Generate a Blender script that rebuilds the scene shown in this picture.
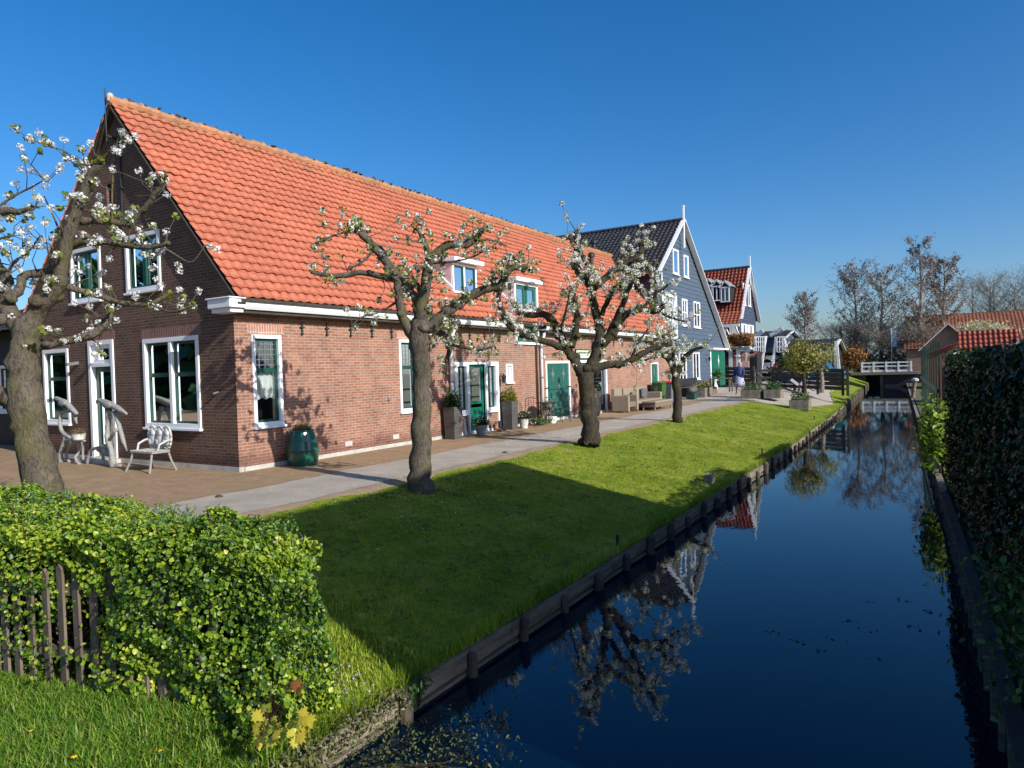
import bpy, math, random
import numpy as np
from mathutils import Vector, Matrix
random.seed(7); RNG=np.random.default_rng(7)
PI=math.pi
scene=bpy.context.scene; COL=scene.collection
for o in list(bpy.data.objects): bpy.data.objects.remove(o)
# ---------------------------------------------------------------- camera
CAMH=1.8; YAW,PITCH,ROLL,FPX=.5562,.0202,-.0300,683.
def cam_axes():
    cy,sy=math.cos(YAW),math.sin(YAW)
    f=np.array([-sy*math.cos(PITCH),cy*math.cos(PITCH),-math.sin(PITCH)])
    r=np.array([cy,sy,0.]); u=np.cross(r,f)
    return r*math.cos(ROLL)+u*math.sin(ROLL), -r*math.sin(ROLL)+u*math.cos(ROLL), f
CR,CU,CF=cam_axes(); CC=np.array([0,0,CAMH])
cam=bpy.data.cameras.new('camera'); camo=bpy.data.objects.new('camera',cam); COL.objects.link(camo)
cam.sensor_width=36; cam.lens=FPX/1024*36; cam.clip_start=.05; cam.clip_end=3000
M4=Matrix(((CR[0],CU[0],-CF[0],0),(CR[1],CU[1],-CF[1],0),(CR[2],CU[2],-CF[2],CAMH),(0,0,0,1)))
camo.matrix_world=M4; scene.camera=camo
# survey helpers: the place was measured from the photograph
def ray(px,py): return CF+CR*(px-512)/FPX-CU*(py-384)/FPX
def at_z(px,py,z=0): d=ray(px,py); return CC+d*(z-CAMH)/d[2]
def at_x(px,py,x): d=ray(px,py); return CC+d*x/d[0]
def at_y(px,py,y): d=ray(px,py); return CC+d*y/d[1]
def at_d(px,py,D): return CC+ray(px,py)*D
def X(px,py,y): return float(at_y(px,py,y)[0])
def Z(px,py,y): return float(at_y(px,py,y)[2])
# ---------------------------------------------------------------- light
SUNV=Vector((1,-.17,.535)).normalized()
w=bpy.data.worlds.new('World'); scene.world=w; w.use_nodes=True
nt=w.node_tree; bg=nt.nodes['Background']; sky=nt.nodes.new('ShaderNodeTexSky'); sky.sky_type='NISHITA'
sky.sun_disc=False; sky.sun_elevation=math.asin(SUNV.z); sky.sun_rotation=math.atan2(SUNV.x,SUNV.y)
sky.altitude=0; sky.air_density=1.0; sky.dust_density=1.3; sky.ozone_density=2.5
hs=nt.nodes.new('ShaderNodeHueSaturation'); hs.inputs['Saturation'].default_value=1.28; hs.inputs['Hue'].default_value=.496
tn=nt.nodes.new('ShaderNodeMix'); tn.data_type='RGBA'; tn.blend_type='MULTIPLY'; tn.inputs[0].default_value=1; tn.inputs[7].default_value=(.92,1.0,1.2,1)
nt.links.new(sky.outputs[0],tn.inputs[6]); nt.links.new(tn.outputs[2],hs.inputs['Color']); nt.links.new(hs.outputs[0],bg.inputs[0]); bg.inputs[1].default_value=.1
sl=bpy.data.lights.new('sun','SUN'); sl.energy=5.0; sl.angle=math.radians(.5); sl.color=(1,.95,.87)
so=bpy.data.objects.new('sun',sl); COL.objects.link(so); so.rotation_euler=SUNV.to_track_quat('Z','Y').to_euler()
scene.view_settings.view_transform='Standard'; scene.view_settings.look='None'
scene.view_settings.exposure=.35; scene.view_settings.gamma=1
scene.cycles.max_bounces=6; scene.cycles.transparent_max_bounces=8
# ---------------------------------------------------------------- materials
MATS={}
def newmat(name):
    m=bpy.data.materials.new(name); m.use_nodes=True
    n=m.node_tree.nodes; b=n['Principled BSDF']; MATS[name]=m
    return m,m.node_tree,b
def mixn(nt,fac,a,b,mode='MIX'):
    x=nt.nodes.new('ShaderNodeMix'); x.data_type='RGBA'; x.blend_type=mode
    for s,v in ((x.inputs[0],fac),(x.inputs[6],a),(x.inputs[7],b)):
        if hasattr(v,'is_linked') or hasattr(v,'node'): nt.links.new(v,s)
        elif isinstance(v,(int,float)): s.default_value=v
        else: s.default_value=(*v,1)
    return x.outputs[2]
def noise(nt,scale,detail=4,rough=.6,vec=None):
    t=nt.nodes.new('ShaderNodeTexNoise'); t.inputs['Scale'].default_value=scale; t.inputs['Detail'].default_value=detail; t.inputs['Roughness'].default_value=rough
    if vec is None:
        c=nt.nodes.new('ShaderNodeTexCoord'); vec=c.outputs['Object']
    nt.links.new(vec,t.inputs['Vector']); return t.outputs[0]
def ramp(nt,fac,stops):
    r=nt.nodes.new('ShaderNodeValToRGB'); e=r.color_ramp.elements
    while len(e)<len(stops): e.new(.5)
    for el,(p,c) in zip(e,stops): el.position=p; el.color=(*c,1) if len(c)==3 else c
    nt.links.new(fac,r.inputs[0]); return r.outputs[0]
def bump(nt,b,h,strength,dist=.02):
    n=nt.nodes.new('ShaderNodeBump'); n.inputs['Strength'].default_value=strength; n.inputs['Distance'].default_value=dist
    nt.links.new(h,n.inputs['Height']); nt.links.new(n.outputs[0],b.inputs['Normal'])
def plain(name,col,rough=.6,var=.25,scale=6,metal=0,bmp=.15,stretch=None,spec=.4):
    m,nt,b=newmat(name)
    vec=None
    if stretch:
        c=nt.nodes.new('ShaderNodeTexCoord'); mp=nt.nodes.new('ShaderNodeMapping'); mp.inputs['Scale'].default_value=stretch
        nt.links.new(c.outputs['Object'],mp.inputs[0]); vec=mp.outputs[0]
    n=noise(nt,scale,5,.65,vec)
    lo=tuple(c*(1-var) for c in col); hi=tuple(min(1,c*(1+var)) for c in col)
    nt.links.new(ramp(nt,n,[(.3,lo),(.7,hi)]),b.inputs['Base Color'])
    b.inputs['Roughness'].default_value=rough; b.inputs['Metallic'].default_value=metal
    b.inputs['Specular IOR Level'].default_value=spec
    if bmp: bump(nt,b,n,bmp,.01)
    return m
def brick_mat(name,axis,c1,c2,mortar,bw=.215,rh=.062,ms=.009,offset=.5,extra=None,mott=.5):
    m,nt,b=newmat(name); L=nt.links.new
    c=nt.nodes.new('ShaderNodeTexCoord'); s=nt.nodes.new('ShaderNodeSeparateXYZ'); L(c.outputs['Object'],s.inputs[0])
    k=nt.nodes.new('ShaderNodeCombineXYZ')
    a,bb={'x':(1,2),'y':(0,2),'z':(0,1)}[axis]
    L(s.outputs[a],k.inputs[0]); L(s.outputs[bb],k.inputs[1])
    t=nt.nodes.new('ShaderNodeTexBrick'); t.offset=offset; L(k.outputs[0],t.inputs['Vector'])
    t.inputs['Color1'].default_value=(*c1,1); t.inputs['Color2'].default_value=(*c2,1); t.inputs['Mortar'].default_value=(*mortar,1)
    t.inputs['Scale'].default_value=1; t.inputs['Brick Width'].default_value=bw; t.inputs['Row Height'].default_value=rh
    t.inputs['Mortar Size'].default_value=ms; t.inputs['Mortar Smooth'].default_value=.15; t.inputs['Bias'].default_value=0
    n=noise(nt,2.3,5,.65); n2=noise(nt,14,3,.7)
    col=mixn(nt,mott,t.outputs[0],ramp(nt,n,[(.3,(.45,.42,.45)),(.5,(.9,.85,.8)),(.72,(1.25,1.1,1.0))]),'MULTIPLY')
    col=mixn(nt,.5,col,ramp(nt,n2,[(.3,(.7,.66,.66)),(.7,(1.2,1.2,1.2))]),'MULTIPLY')
    if extra: col=extra(nt,col,s)
    L(col,b.inputs['Base Color']); b.inputs['Roughness'].default_value=.85; b.inputs['Specular IOR Level'].default_value=.2
    bump(nt,b,t.outputs[1],-.6,.008)
    return m
def lowdark(nt,col,s):   # glazed dark plinth courses at the foot of the wall
    r=ramp(nt,s.outputs[2],[(0,(.0,.0,.0)),(.02,(.0,.0,.0)),(.03,(1,1,1))])
    n=noise(nt,1.5,3)
    m=nt.nodes.new('ShaderNodeMath'); m.operation='MULTIPLY_ADD'; nt.links.new(n,m.inputs[0]); m.inputs[1].default_value=.5; 
    nt.links.new(s.outputs[2],m.inputs[2])
    r=ramp(nt,m.outputs[0],[(.42,(.62,.58,.62)),(.62,(1,1,1))])
    return mixn(nt,1.0,col,r,'MULTIPLY')
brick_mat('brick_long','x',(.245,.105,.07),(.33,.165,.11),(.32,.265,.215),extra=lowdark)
brick_mat('brick_gable','y',(.10,.055,.04),(.16,.085,.058),(.18,.145,.115),extra=lowdark)  # gable copy of the same brick, darkened for the grazing sun on it
brick_mat('brick_far','y',(.20,.11,.08),(.30,.15,.10),(.30,.28,.25))
def pav_extra(nt,col,s):
    n=noise(nt,.9,6,.7)
    return mixn(nt,ramp(nt,n,[(.4,(0,0,0)),(.62,(.75,.75,.75))]),col,(.25,.19,.10))
brick_mat('pavers','z',(.33,.19,.12),(.40,.27,.17),(.27,.21,.12),bw=.21,rh=.105,ms=.012,extra=pav_extra)
def tile_mat(name,c,c2,dark,moss=.0,ridge_z=8.0):
    m,nt,b=newmat(name); L=nt.links.new
    n=noise(nt,.7,6,.7); n2=noise(nt,9,4,.7)
    col=ramp(nt,n,[(.3,c2),(.62,c)])
    col=mixn(nt,.6,col,ramp(nt,n2,[(.32,(.6,.55,.5)),(.55,(1.05,1.05,1.05)),(.75,(1.25,1.2,1.1))]),'MULTIPLY')
    if moss:
        g=nt.nodes.new('ShaderNodeTexCoord'); s=nt.nodes.new('ShaderNodeSeparateXYZ'); L(g.outputs['Object'],s.inputs[0])
        n3=noise(nt,1.6,5,.75)
        ma=nt.nodes.new('ShaderNodeMath'); ma.operation='MULTIPLY_ADD'; L(n3,ma.inputs[0]); ma.inputs[1].default_value=3.2; L(s.outputs[2],ma.inputs[2])
        mr=nt.nodes.new('ShaderNodeMapRange'); L(ma.outputs[0],mr.inputs[0]); mr.inputs[1].default_value=ridge_z+.95; mr.inputs[2].default_value=ridge_z+2.1
        mm=nt.nodes.new('ShaderNodeMath'); mm.operation='MULTIPLY'; L(mr.outputs[0],mm.inputs[0]); mm.inputs[1].default_value=moss
        mm.use_clamp=True
        col=mixn(nt,mm.outputs[0],col,(.19,.12,.055))
    L(col,b.inputs['Base Color']); b.inputs['Roughness'].default_value=.62; b.inputs['Specular IOR Level'].default_value=.35
    bump(nt,b,n2,.3,.01); return m
tile_mat('tile_orange',(.43,.125,.068),(.33,.095,.052),0,moss=.8)
tile_mat('ridge_tile',(.42,.19,.09),(.24,.14,.07),0)
tile_mat('tile_red',(.33,.07,.04),(.22,.05,.03),0)
tile_mat('tile_oldorange',(.33,.125,.07),(.22,.085,.05),0)
tile_mat('tile_dark',(.055,.055,.062),(.035,.036,.042),0)
plain('white',(.78,.79,.80),.45,.06,3,bmp=.05)
plain('white_dirty',(.48,.48,.46),.6,.3,14,bmp=.4)
plain('pinkish',(.62,.52,.52),.6,.1,5)
plain('green_paint',(.010,.06,.042),.35,.2,4,bmp=.05)
plain('door_green',(.018,.10,.075),.4,.15,5,stretch=(1,8,1))
plain('blue_door_green',(.0,.115,.065),.4,.12,5)
plain('siding_blue',(.07,.098,.138),.5,.18,3,stretch=(.4,.4,6))
plain('siding_navy',(.045,.06,.095),.5,.2,3)
plain('siding_black',(.018,.018,.02),.6,.3,3)
plain('iron',(.02,.022,.022),.5,.3,10)
plain('grey_metal',(.30,.31,.32),.4,.15,6,metal=.6)
plain('lead',(.20,.22,.25),.5,.2,4)
plain('stone',(.42,.40,.36),.8,.25,5,bmp=.4)
plain('statue_grey',(.25,.25,.235),.7,.28,16,bmp=.5)
plain('rattan',(.25,.20,.145),.75,.35,60,bmp=.6)
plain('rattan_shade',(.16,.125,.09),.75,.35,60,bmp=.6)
plain('cushion_grey',(.10,.10,.10),.9,.3,20)
plain('wood_weathered',(.17,.14,.10),.85,.6,6,stretch=(1,.35,2.5),bmp=.8)
plain('wood_bank',(.19,.17,.14),.85,.45,7,bmp=.7)
plain('wood_dark',(.045,.038,.03),.8,.4,6,bmp=.4)
plain('wood_post',(.07,.055,.04),.85,.5,9,bmp=.7)
plain('wood_fence',(.13,.10,.075),.85,.4,9,stretch=(1,1,.25),bmp=.6)
plain('planter_dark',(.075,.07,.065),.6,.3,4,stretch=(1,1,6))
plain('terracotta',(.38,.17,.10),.7,.2,8)
plain('barrel_green',(.008,.085,.055),.22,.35,6,spec=.6)
plain('rust',(.17,.085,.05),.7,.3,12)
plain('bin_green',(.035,.10,.025),.45,.1,4)
plain('bin_grey',(.13,.135,.16),.45,.1,4)
plain('bin_red',(.45,.02,.03),.45,.1,4)
plain('soil',(.07,.05,.032),.95,.4,14,bmp=.6)
plain('curtain',(.72,.74,.74),.9,.08,14)
plain('blind',(.45,.5,.49),.8,.1,4)
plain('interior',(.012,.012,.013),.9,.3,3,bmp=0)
plain('skin',(.52,.30,.21),.6,.08,8,bmp=0)
plain('cloth_navy',(.02,.035,.12),.85,.3,8)
plain('hair',(.30,.27,.24),.7,.3,30)
plain('bike_blue',(.02,.05,.25),.4,.1,8)
plain('rubber',(.015,.015,.016),.7,.1,8)
plain('car_blue',(.02,.12,.2),.3,.1,8)
plain('sign_cream',(.62,.66,.5),.5,.05,8)
for nme,c in dict(cloth_red=(.6,.05,.03),cloth_orange=(.75,.2,.02),cloth_white=(.75,.75,.75),cloth_blue=(.06,.15,.45),cloth_pink=(.6,.35,.33),cloth_dark=(.03,.03,.05),cloth_light_blue=(.25,.45,.7),yellow=(.8,.55,.01),purple=(.25,.18,.5)).items(): plain(nme,c,.8,.12,8,bmp=0)
m,nt,b=newmat('cloth_floral'); 
v=nt.nodes.new('ShaderNodeTexVoronoi'); v.inputs['Scale'].default_value=14
c=nt.nodes.new('ShaderNodeTexCoord'); nt.links.new(c.outputs['Object'],v.inputs[0])
nt.links.new(ramp(nt,v.outputs[0],[(.25,(.62,.6,.66)),(.45,(.09,.13,.34)),(.7,(.5,.5,.6))]),b.inputs['Base Color']); b.inputs['Roughness'].default_value=.9
# asphalt path
m,nt,b=newmat('asphalt'); n=noise(nt,1.2,6,.7); n2=noise(nt,90,3,.7)
col=ramp(nt,n,[(.3,(.28,.245,.20)),(.7,(.44,.39,.325))]); col=mixn(nt,.8,col,ramp(nt,n2,[(.3,(.62,.62,.62)),(.7,(1.3,1.27,1.22))]),'MULTIPLY')
nt.links.new(col,b.inputs['Base Color']); b.inputs['Roughness'].default_value=.9; bump(nt,b,n2,.5,.01)
m,nt,b=newmat('sand'); n=noise(nt,2.2,6,.7); n2=noise(nt,50,3,.7)
col=ramp(nt,n,[(.3,(.24,.16,.10)),(.7,(.36,.27,.17))]); col=mixn(nt,.5,col,ramp(nt,n2,[(.3,(.65,.65,.65)),(.7,(1.3,1.25,1.2))]),'MULTIPLY')
nt.links.new(col,b.inputs['Base Color']); b.inputs['Roughness'].default_value=.95; bump(nt,b,n2,.5,.01)
m,nt,b=newmat('turf'); n=noise(nt,1.3,6,.72); n2=noise(nt,11,5,.75); n3=noise(nt,.35,3,.6)
col=ramp(nt,n,[(.28,(.08,.12,.012)),(.5,(.17,.22,.02)),(.72,(.30,.29,.05))])
col=mixn(nt,1.0,col,ramp(nt,n2,[(.3,(.35,.33,.3)),(.5,(1,1,1)),(.72,(1.35,1.3,1.2))]),'MULTIPLY')
col=mixn(nt,ramp(nt,noise(nt,4.5,5,.8),[(.6,(0,0,0)),(.72,(.7,.7,.7))]),col,(.07,.055,.025))
nt.links.new(col,b.inputs['Base Color']); b.inputs['Roughness'].default_value=.95; b.inputs['Specular IOR Level'].default_value=.1; bump(nt,b,n2,.8,.04)
m,nt,b=newmat('earth'); n=noise(nt,3,6,.75)
nt.links.new(ramp(nt,n,[(.3,(.05,.04,.022)),(.55,(.10,.10,.03)),(.75,(.17,.13,.07))]),b.inputs['Base Color']); b.inputs['Roughness'].default_value=1; bump(nt,b,n,.8,.05)
# water
m,nt,b=newmat('water'); b.inputs['Base Color'].default_value=(.0005,.006,.016,1); b.inputs['Specular Tint'].default_value=(.2,.85,1.2,1); b.inputs['Roughness'].default_value=.012; b.inputs['IOR'].default_value=1.4
b.inputs['Specular IOR Level'].default_value=.5
c=nt.nodes.new('ShaderNodeTexCoord'); mp=nt.nodes.new('ShaderNodeMapping'); mp.inputs['Scale'].default_value=(1.2,.7,1); nt.links.new(c.outputs['Object'],mp.inputs[0])
n=noise(nt,5,3,.55,mp.outputs[0]); bump(nt,b,n,.018,.05)
# glass
m,nt,b=newmat('glass'); nt.nodes.remove(b); out=nt.nodes['Material Output']
g=nt.nodes.new('ShaderNodeBsdfGlossy'); g.inputs['Roughness'].default_value=.02; g.inputs[0].default_value=(.9,.95,1,1)
t=nt.nodes.new('ShaderNodeBsdfTransparent'); t.inputs[0].default_value=(.95,.98,.97,1)
fr=nt.nodes.new('ShaderNodeFresnel'); fr.inputs[0].default_value=1.5
ma=nt.nodes.new('ShaderNodeMath'); ma.operation='MULTIPLY_ADD'; nt.links.new(fr.outputs[0],ma.inputs[0]); ma.inputs[1].default_value=1.3; ma.inputs[2].default_value=.04; ma.use_clamp=True
mx=nt.nodes.new('ShaderNodeMixShader'); nt.links.new(ma.outputs[0],mx.inputs[0]); nt.links.new(t.outputs[0],mx.inputs[1]); nt.links.new(g.outputs[0],mx.inputs[2]); nt.links.new(mx.outputs[0],out.inputs[0])
# bark, with moss on patches
def bark(name,c,c2,moss):
    m,nt,b=newmat(name)
    c_=nt.nodes.new('ShaderNodeTexCoord'); mp=nt.nodes.new('ShaderNodeMapping'); mp.inputs['Scale'].default_value=(1,1,.45); nt.links.new(c_.outputs['Object'],mp.inputs[0])
    mp2=nt.nodes.new('ShaderNodeMapping'); mp2.inputs['Scale'].default_value=(1,1,.28); nt.links.new(c_.outputs['Object'],mp2.inputs[0])
    ds=nt.nodes.new('ShaderNodeTexNoise'); ds.inputs['Scale'].default_value=7; nt.links.new(c_.outputs['Object'],ds.inputs[0])
    ad=nt.nodes.new('ShaderNodeVectorMath'); ad.operation='MULTIPLY_ADD'; nt.links.new(ds.outputs[1],ad.inputs[0]); ad.inputs[1].default_value=(.09,.09,.09); nt.links.new(mp2.outputs[0],ad.inputs[2])
    h1=noise(nt,34,5,.7,ad.outputs[0]); n=noise(nt,5,6,.75,mp.outputs[0]); n2=noise(nt,3.0,4,.6)
    col=ramp(nt,n,[(.3,c2),(.7,c)])
    col=mixn(nt,.8,col,ramp(nt,h1,[(.36,(.35,.32,.28)),(.5,(.95,.95,.95)),(.66,(1.3,1.28,1.25))]),'MULTIPLY')
    col=mixn(nt,ramp(nt,n2,[(.5,(0,0,0)),(.62,(moss,)*3)]),col,(.10,.105,.02))
    nt.links.new(col,b.inputs['Base Color']); b.inputs['Roughness'].default_value=.95; b.inputs['Specular IOR Level'].default_value=.15
    bump(nt,b,h1,1.0,.035)
bark('bark_grey',(.17,.143,.11),(.07,.058,.045),.5); bark('bark_dark',(.075,.063,.048),(.03,.025,.02),.4); bark('bark_pale',(.32,.29,.25),(.18,.165,.14),.1)
def leafmat(name,stops,trans=.35,rough=.5,spec=.4):
    m,nt,b=newmat(name); a=nt.nodes.new('ShaderNodeAttribute'); a.attribute_name='rnd'
    col=ramp(nt,a.outputs['Fac'],stops); nt.links.new(col,b.inputs['Base Color']); b.inputs['Roughness'].default_value=rough; b.inputs['Specular IOR Level'].default_value=spec
    t=nt.nodes.new('ShaderNodeBsdfTranslucent'); nt.links.new(col,t.inputs[0]); mx=nt.nodes.new('ShaderNodeMixShader'); mx.inputs[0].default_value=trans
    nt.links.new(b.outputs[0],mx.inputs[1]); nt.links.new(t.outputs[0],mx.inputs[2]); nt.links.new(mx.outputs[0],nt.nodes['Material Output'].inputs[0])
leafmat('ivy',[(0,(.015,.045,.008)),(.3,(.05,.12,.012)),(.55,(.17,.28,.018)),(.8,(.30,.41,.025)),(1,(.44,.46,.05))],.3,.42,.45)
leafmat('hedge_leaf',[(0,(.008,.025,.008)),(.6,(.02,.06,.014)),(1,(.045,.09,.02))],.15,.4,.4)
leafmat('shrub_leaf',[(0,(.015,.05,.012)),(.6,(.05,.12,.02)),(1,(.12,.2,.03))],.3)
leafmat('bright_leaf',[(0,(.06,.13,.01)),(.6,(.18,.30,.02)),(1,(.35,.4,.05))],.35)
leafmat('young_leaf',[(0,(.08,.12,.012)),(.6,(.20,.25,.03)),(1,(.34,.34,.08))],.4)
leafmat('blossom',[(0,(.74,.74,.66)),(.8,(.88,.88,.85)),(1,(.9,.84,.8))],.4,.6)
leafmat('grass_blade',[(0,(.05,.13,.012)),(.5,(.13,.27,.02)),(.85,(.24,.36,.03)),(1,(.38,.36,.10))],.35,.5)
leafmat('lawn_blade',[(0,(.10,.17,.01)),(.5,(.225,.33,.018)),(.85,(.36,.42,.04)),(1,(.44,.39,.13))],.15,.6,.2)
leafmat('bud_brown',[(0,(.10,.07,.055)),(.6,(.22,.15,.115)),(1,(.34,.27,.21))],.25)
leafmat('catkin_grey',[(0,(.10,.09,.08)),(.6,(.22,.19,.17)),(1,(.34,.30,.27))],.25)
leafmat('copper_leaf',[(0,(.12,.05,.015)),(.6,(.30,.13,.03)),(1,(.4,.22,.06))],.3)
leafmat('yellow_leaf',[(0,(.10,.12,.02)),(.6,(.28,.27,.05)),(1,(.45,.40,.10))],.35)
leafmat('cream_flower',[(0,(.25,.26,.10)),(.6,(.6,.55,.33)),(1,(.8,.76,.6))],.3)
leafmat('maple_leaf',[(0,(.25,.09,.03)),(.5,(.42,.32,.03)),(1,(.55,.50,.05))],.35)
leafmat('yellow_petal',[(0,(.7,.42,.0)),(1,(.85,.6,.01))],.2)
leafmat('violet_petal',[(0,(.3,.24,.5)),(1,(.55,.5,.7))],.2)
leafmat('dead_leaf',[(0,(.10,.06,.03)),(.6,(.24,.15,.08)),(1,(.36,.26,.15))],.2)
leafmat('weed',[(0,(.02,.03,.008)),(.6,(.07,.09,.02)),(1,(.16,.15,.05))],.1)
leafmat('pond_leaf',[(0,(.008,.012,.01)),(1,(.03,.035,.02))],.05)
# ---------------------------------------------------------------- mesh helpers
class MB:
    def __init__(s): s.v=[]; s.f=[]
    def add(s,vs,fs):
        n=len(s.v); s.v+= [tuple(map(float,p)) for p in vs]; s.f+=[tuple(i+n for i in f) for f in fs]; return s
    def box(s,x0,x1,y0,y1,z0,z1):
        x0,x1=min(x0,x1),max(x0,x1); y0,y1=min(y0,y1),max(y0,y1); z0,z1=min(z0,z1),max(z0,z1)
        return s.add([(x0,y0,z0),(x1,y0,z0),(x1,y1,z0),(x0,y1,z0),(x0,y0,z1),(x1,y0,z1),(x1,y1,z1),(x0,y1,z1)],
          [(0,3,2,1),(4,5,6,7),(0,1,5,4),(1,2,6,5),(2,3,7,6),(3,0,4,7)])
    def bar(s,p,q,w,h,up=(0,0,1)):
        p=Vector(p);q=Vector(q);d=(q-p).normalized();u=Vector(up)
        if abs(d.dot(u))>.98: u=Vector((0,1,0))
        a=d.cross(u).normalized();b=a.cross(d).normalized(); a=a*w/2;b=b*h/2
        return s.add([p-a-b,p+a-b,p+a+b,p-a+b,q-a-b,q+a-b,q+a+b,q-a+b],[(0,3,2,1),(4,5,6,7),(0,1,5,4),(1,2,6,5),(2,3,7,6),(3,0,4,7)])
    def tube(s,pts,rad,n=8,cap=True,knob=0,rnd=random):
        pts=[Vector(p) for p in pts]
        if not hasattr(rad,'__len__'): rad=[rad]*len(pts)
        vs=[];fs=[];prev=None
        for i,p in enumerate(pts):
            d=(pts[min(i+1,len(pts)-1)]-pts[max(i-1,0)]); d=d.normalized() if d.length>1e-9 else Vector((0,0,1))
            if prev is None:
                a=d.cross(Vector((0,0,1))) if abs(d.z)<.9 else d.cross(Vector((0,1,0)))
            else: a=prev-d*prev.dot(d)
            a.normalize(); prev=a; b=d.cross(a)
            for k in range(n):
                t=2*PI*k/n; r=rad[i]*(1+knob*(rnd.random()-.5)) if knob else rad[i]
                vs.append(p+(a*math.cos(t)+b*math.sin(t))*r)
        for i in range(len(pts)-1):
            for k in range(n): fs.append((i*n+k,i*n+(k+1)%n,(i+1)*n+(k+1)%n,(i+1)*n+k))
        if cap: fs.append(tuple(range(n))[::-1]); fs.append(tuple((len(pts)-1)*n+k for k in range(n)))
        return s.add(vs,fs)
    def lathe(s,prof,c=(0,0,0),n=16):
        vs=[];fs=[]
        for r,z in prof:
            for k in range(n): t=2*PI*k/n; vs.append((c[0]+r*math.cos(t),c[1]+r*math.sin(t),c[2]+z))
        for i in range(len(prof)-1):
            for k in range(n): fs.append((i*n+k,i*n+(k+1)%n,(i+1)*n+(k+1)%n,(i+1)*n+k))
        fs.append(tuple(range(n))[::-1]); fs.append(tuple((len(prof)-1)*n+k for k in range(n)))
        return s.add(vs,fs)
    def prism(s,poly,fn,d0,d1):   # poly in (a,b), fn(a,b,d)->xyz
        n=len(poly); vs=[fn(a,b,d0) for a,b in poly]+[fn(a,b,d1) for a,b in poly]
        return s.add(vs,[tuple(range(n)),tuple(range(2*n-1,n-1,-1))]+[(k,k+n,(k+1)%n+n,(k+1)%n) for k in range(n)])
    def ell(s,c,r,n=10,m=7,fn=None):
        vs=[];fs=[]
        for i in range(m+1):
            ph=PI*i/m
            for k in range(n):
                t=2*PI*k/n; x,y,z=math.sin(ph)*math.cos(t)*r[0],math.sin(ph)*math.sin(t)*r[1],math.cos(ph)*r[2]
                p=(c[0]+x,c[1]+y,c[2]+z); vs.append(fn(p) if fn else p)
        for i in range(m):
            for k in range(n): fs.append((i*n+k,(i+1)*n+k,(i+1)*n+(k+1)%n,i*n+(k+1)%n))
        return s.add(vs,fs)
def worigin(o):
    x=Vector((0,0,0))
    while o is not None: x=x+o.location; o=o.parent
    return x
def obj(name,mb,mat,parent=None,smooth=False,bevel=0,local=False):
    me=bpy.data.meshes.new(name); off=Vector((0,0,0)) if (local or parent is None) else worigin(parent)
    vs=[(p[0]-off.x,p[1]-off.y,p[2]-off.z) for p in mb.v]
    me.from_pydata(vs,[],mb.f); me.materials.append(MATS[mat])
    if smooth:
        me.polygons.foreach_set('use_smooth',[True]*len(me.polygons))
    o=bpy.data.objects.new(name,me); COL.objects.link(o)
    if parent is not None: o.parent=parent
    if bevel:
        bv=o.modifiers.new('bevel','BEVEL'); bv.width=bevel; bv.segments=2; bv.limit_method='ANGLE'
    return o
def tag(o,label=None,cat=None,group=None,kind=None):
    if label: o['label']=label
    if cat: o['category']=cat
    if group: o['group']=group
    if kind: o['kind']=kind
    return o
def thing(name,loc,label,cat,group=None):
    o=bpy.data.objects.new(name,None); COL.objects.link(o); o.location=loc; o.empty_display_size=.2
    return tag(o,label,cat,group)
def npobj(name,V,F,mat,parent=None,rnd=None,local=False,smooth=False):
    """V (n,3) numpy, F (m,k) indices, per-face float attribute rnd."""
    off=np.zeros(3) if (local or parent is None) else np.array(worigin(parent))
    V=np.asarray(V,dtype=np.float32)-off.astype(np.float32); F=np.asarray(F,dtype=np.int32)
    me=bpy.data.meshes.new(name); me.vertices.add(len(V)); me.vertices.foreach_set('co',V.ravel())
    k=F.shape[1]; me.loops.add(F.size); me.loops.foreach_set('vertex_index',F.ravel())
    me.polygons.add(len(F)); me.polygons.foreach_set('loop_start',np.arange(0,F.size,k,dtype=np.int32))
    if smooth: me.polygons.foreach_set('use_smooth',np.ones(len(F),dtype=bool))
    if rnd is not None:
        a=me.attributes.new('rnd','FLOAT','FACE'); a.data.foreach_set('value',np.asarray(rnd,dtype=np.float32))
    me.materials.append(MATS[mat]); me.update(calc_edges=True)
    o=bpy.data.objects.new(name,me); COL.objects.link(o)
    if parent is not None: o.parent=parent
    return o
def unit(a): return a/np.maximum(np.linalg.norm(a,axis=1,keepdims=True),1e-9)
def leaves(P,N,size,aspect=.6,fold=.25,rng=RNG):
    """diamond-shaped folded leaves at P with normals N: two quads each share a midrib"""
    n=len(P); N=unit(N); t=unit(np.cross(N,unit(rng.normal(size=(n,3))))); b=np.cross(N,t)
    s=np.asarray(size).reshape(-1,1)*np.ones((n,1))
    w=s*aspect/2; L=s
    v0=P-t*L*.5; v3=P+t*L*.5; vm=P-t*L*.05
    l1=vm+b*w+N*w*fold*2-t*L*.08; r1=vm-b*w+N*w*fold*2-t*L*.08
    l2=P+b*w*.7+N*w*fold+t*L*.22; r2=P-b*w*.7+N*w*fold+t*L*.22
    V=np.stack([v0,l1,l2,v3,r2,r1],1).reshape(-1,3)
    i=np.arange(n)[:,None]*6
    F=np.concatenate([i+np.array([[0,3,2,1]]),i+np.array([[0,5,4,3]])],1).reshape(-1,4)
    return V,F
def leafobj(name,P,N,size,mat,parent,aspect=.6,rnd=None,fold=.25):
    V,F=leaves(P,N,size,aspect,fold); r=RNG.random(len(P)) if rnd is None else np.clip(rnd,0,1)
    return npobj(name,V,F,mat,parent,np.repeat(r,2))
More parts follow.
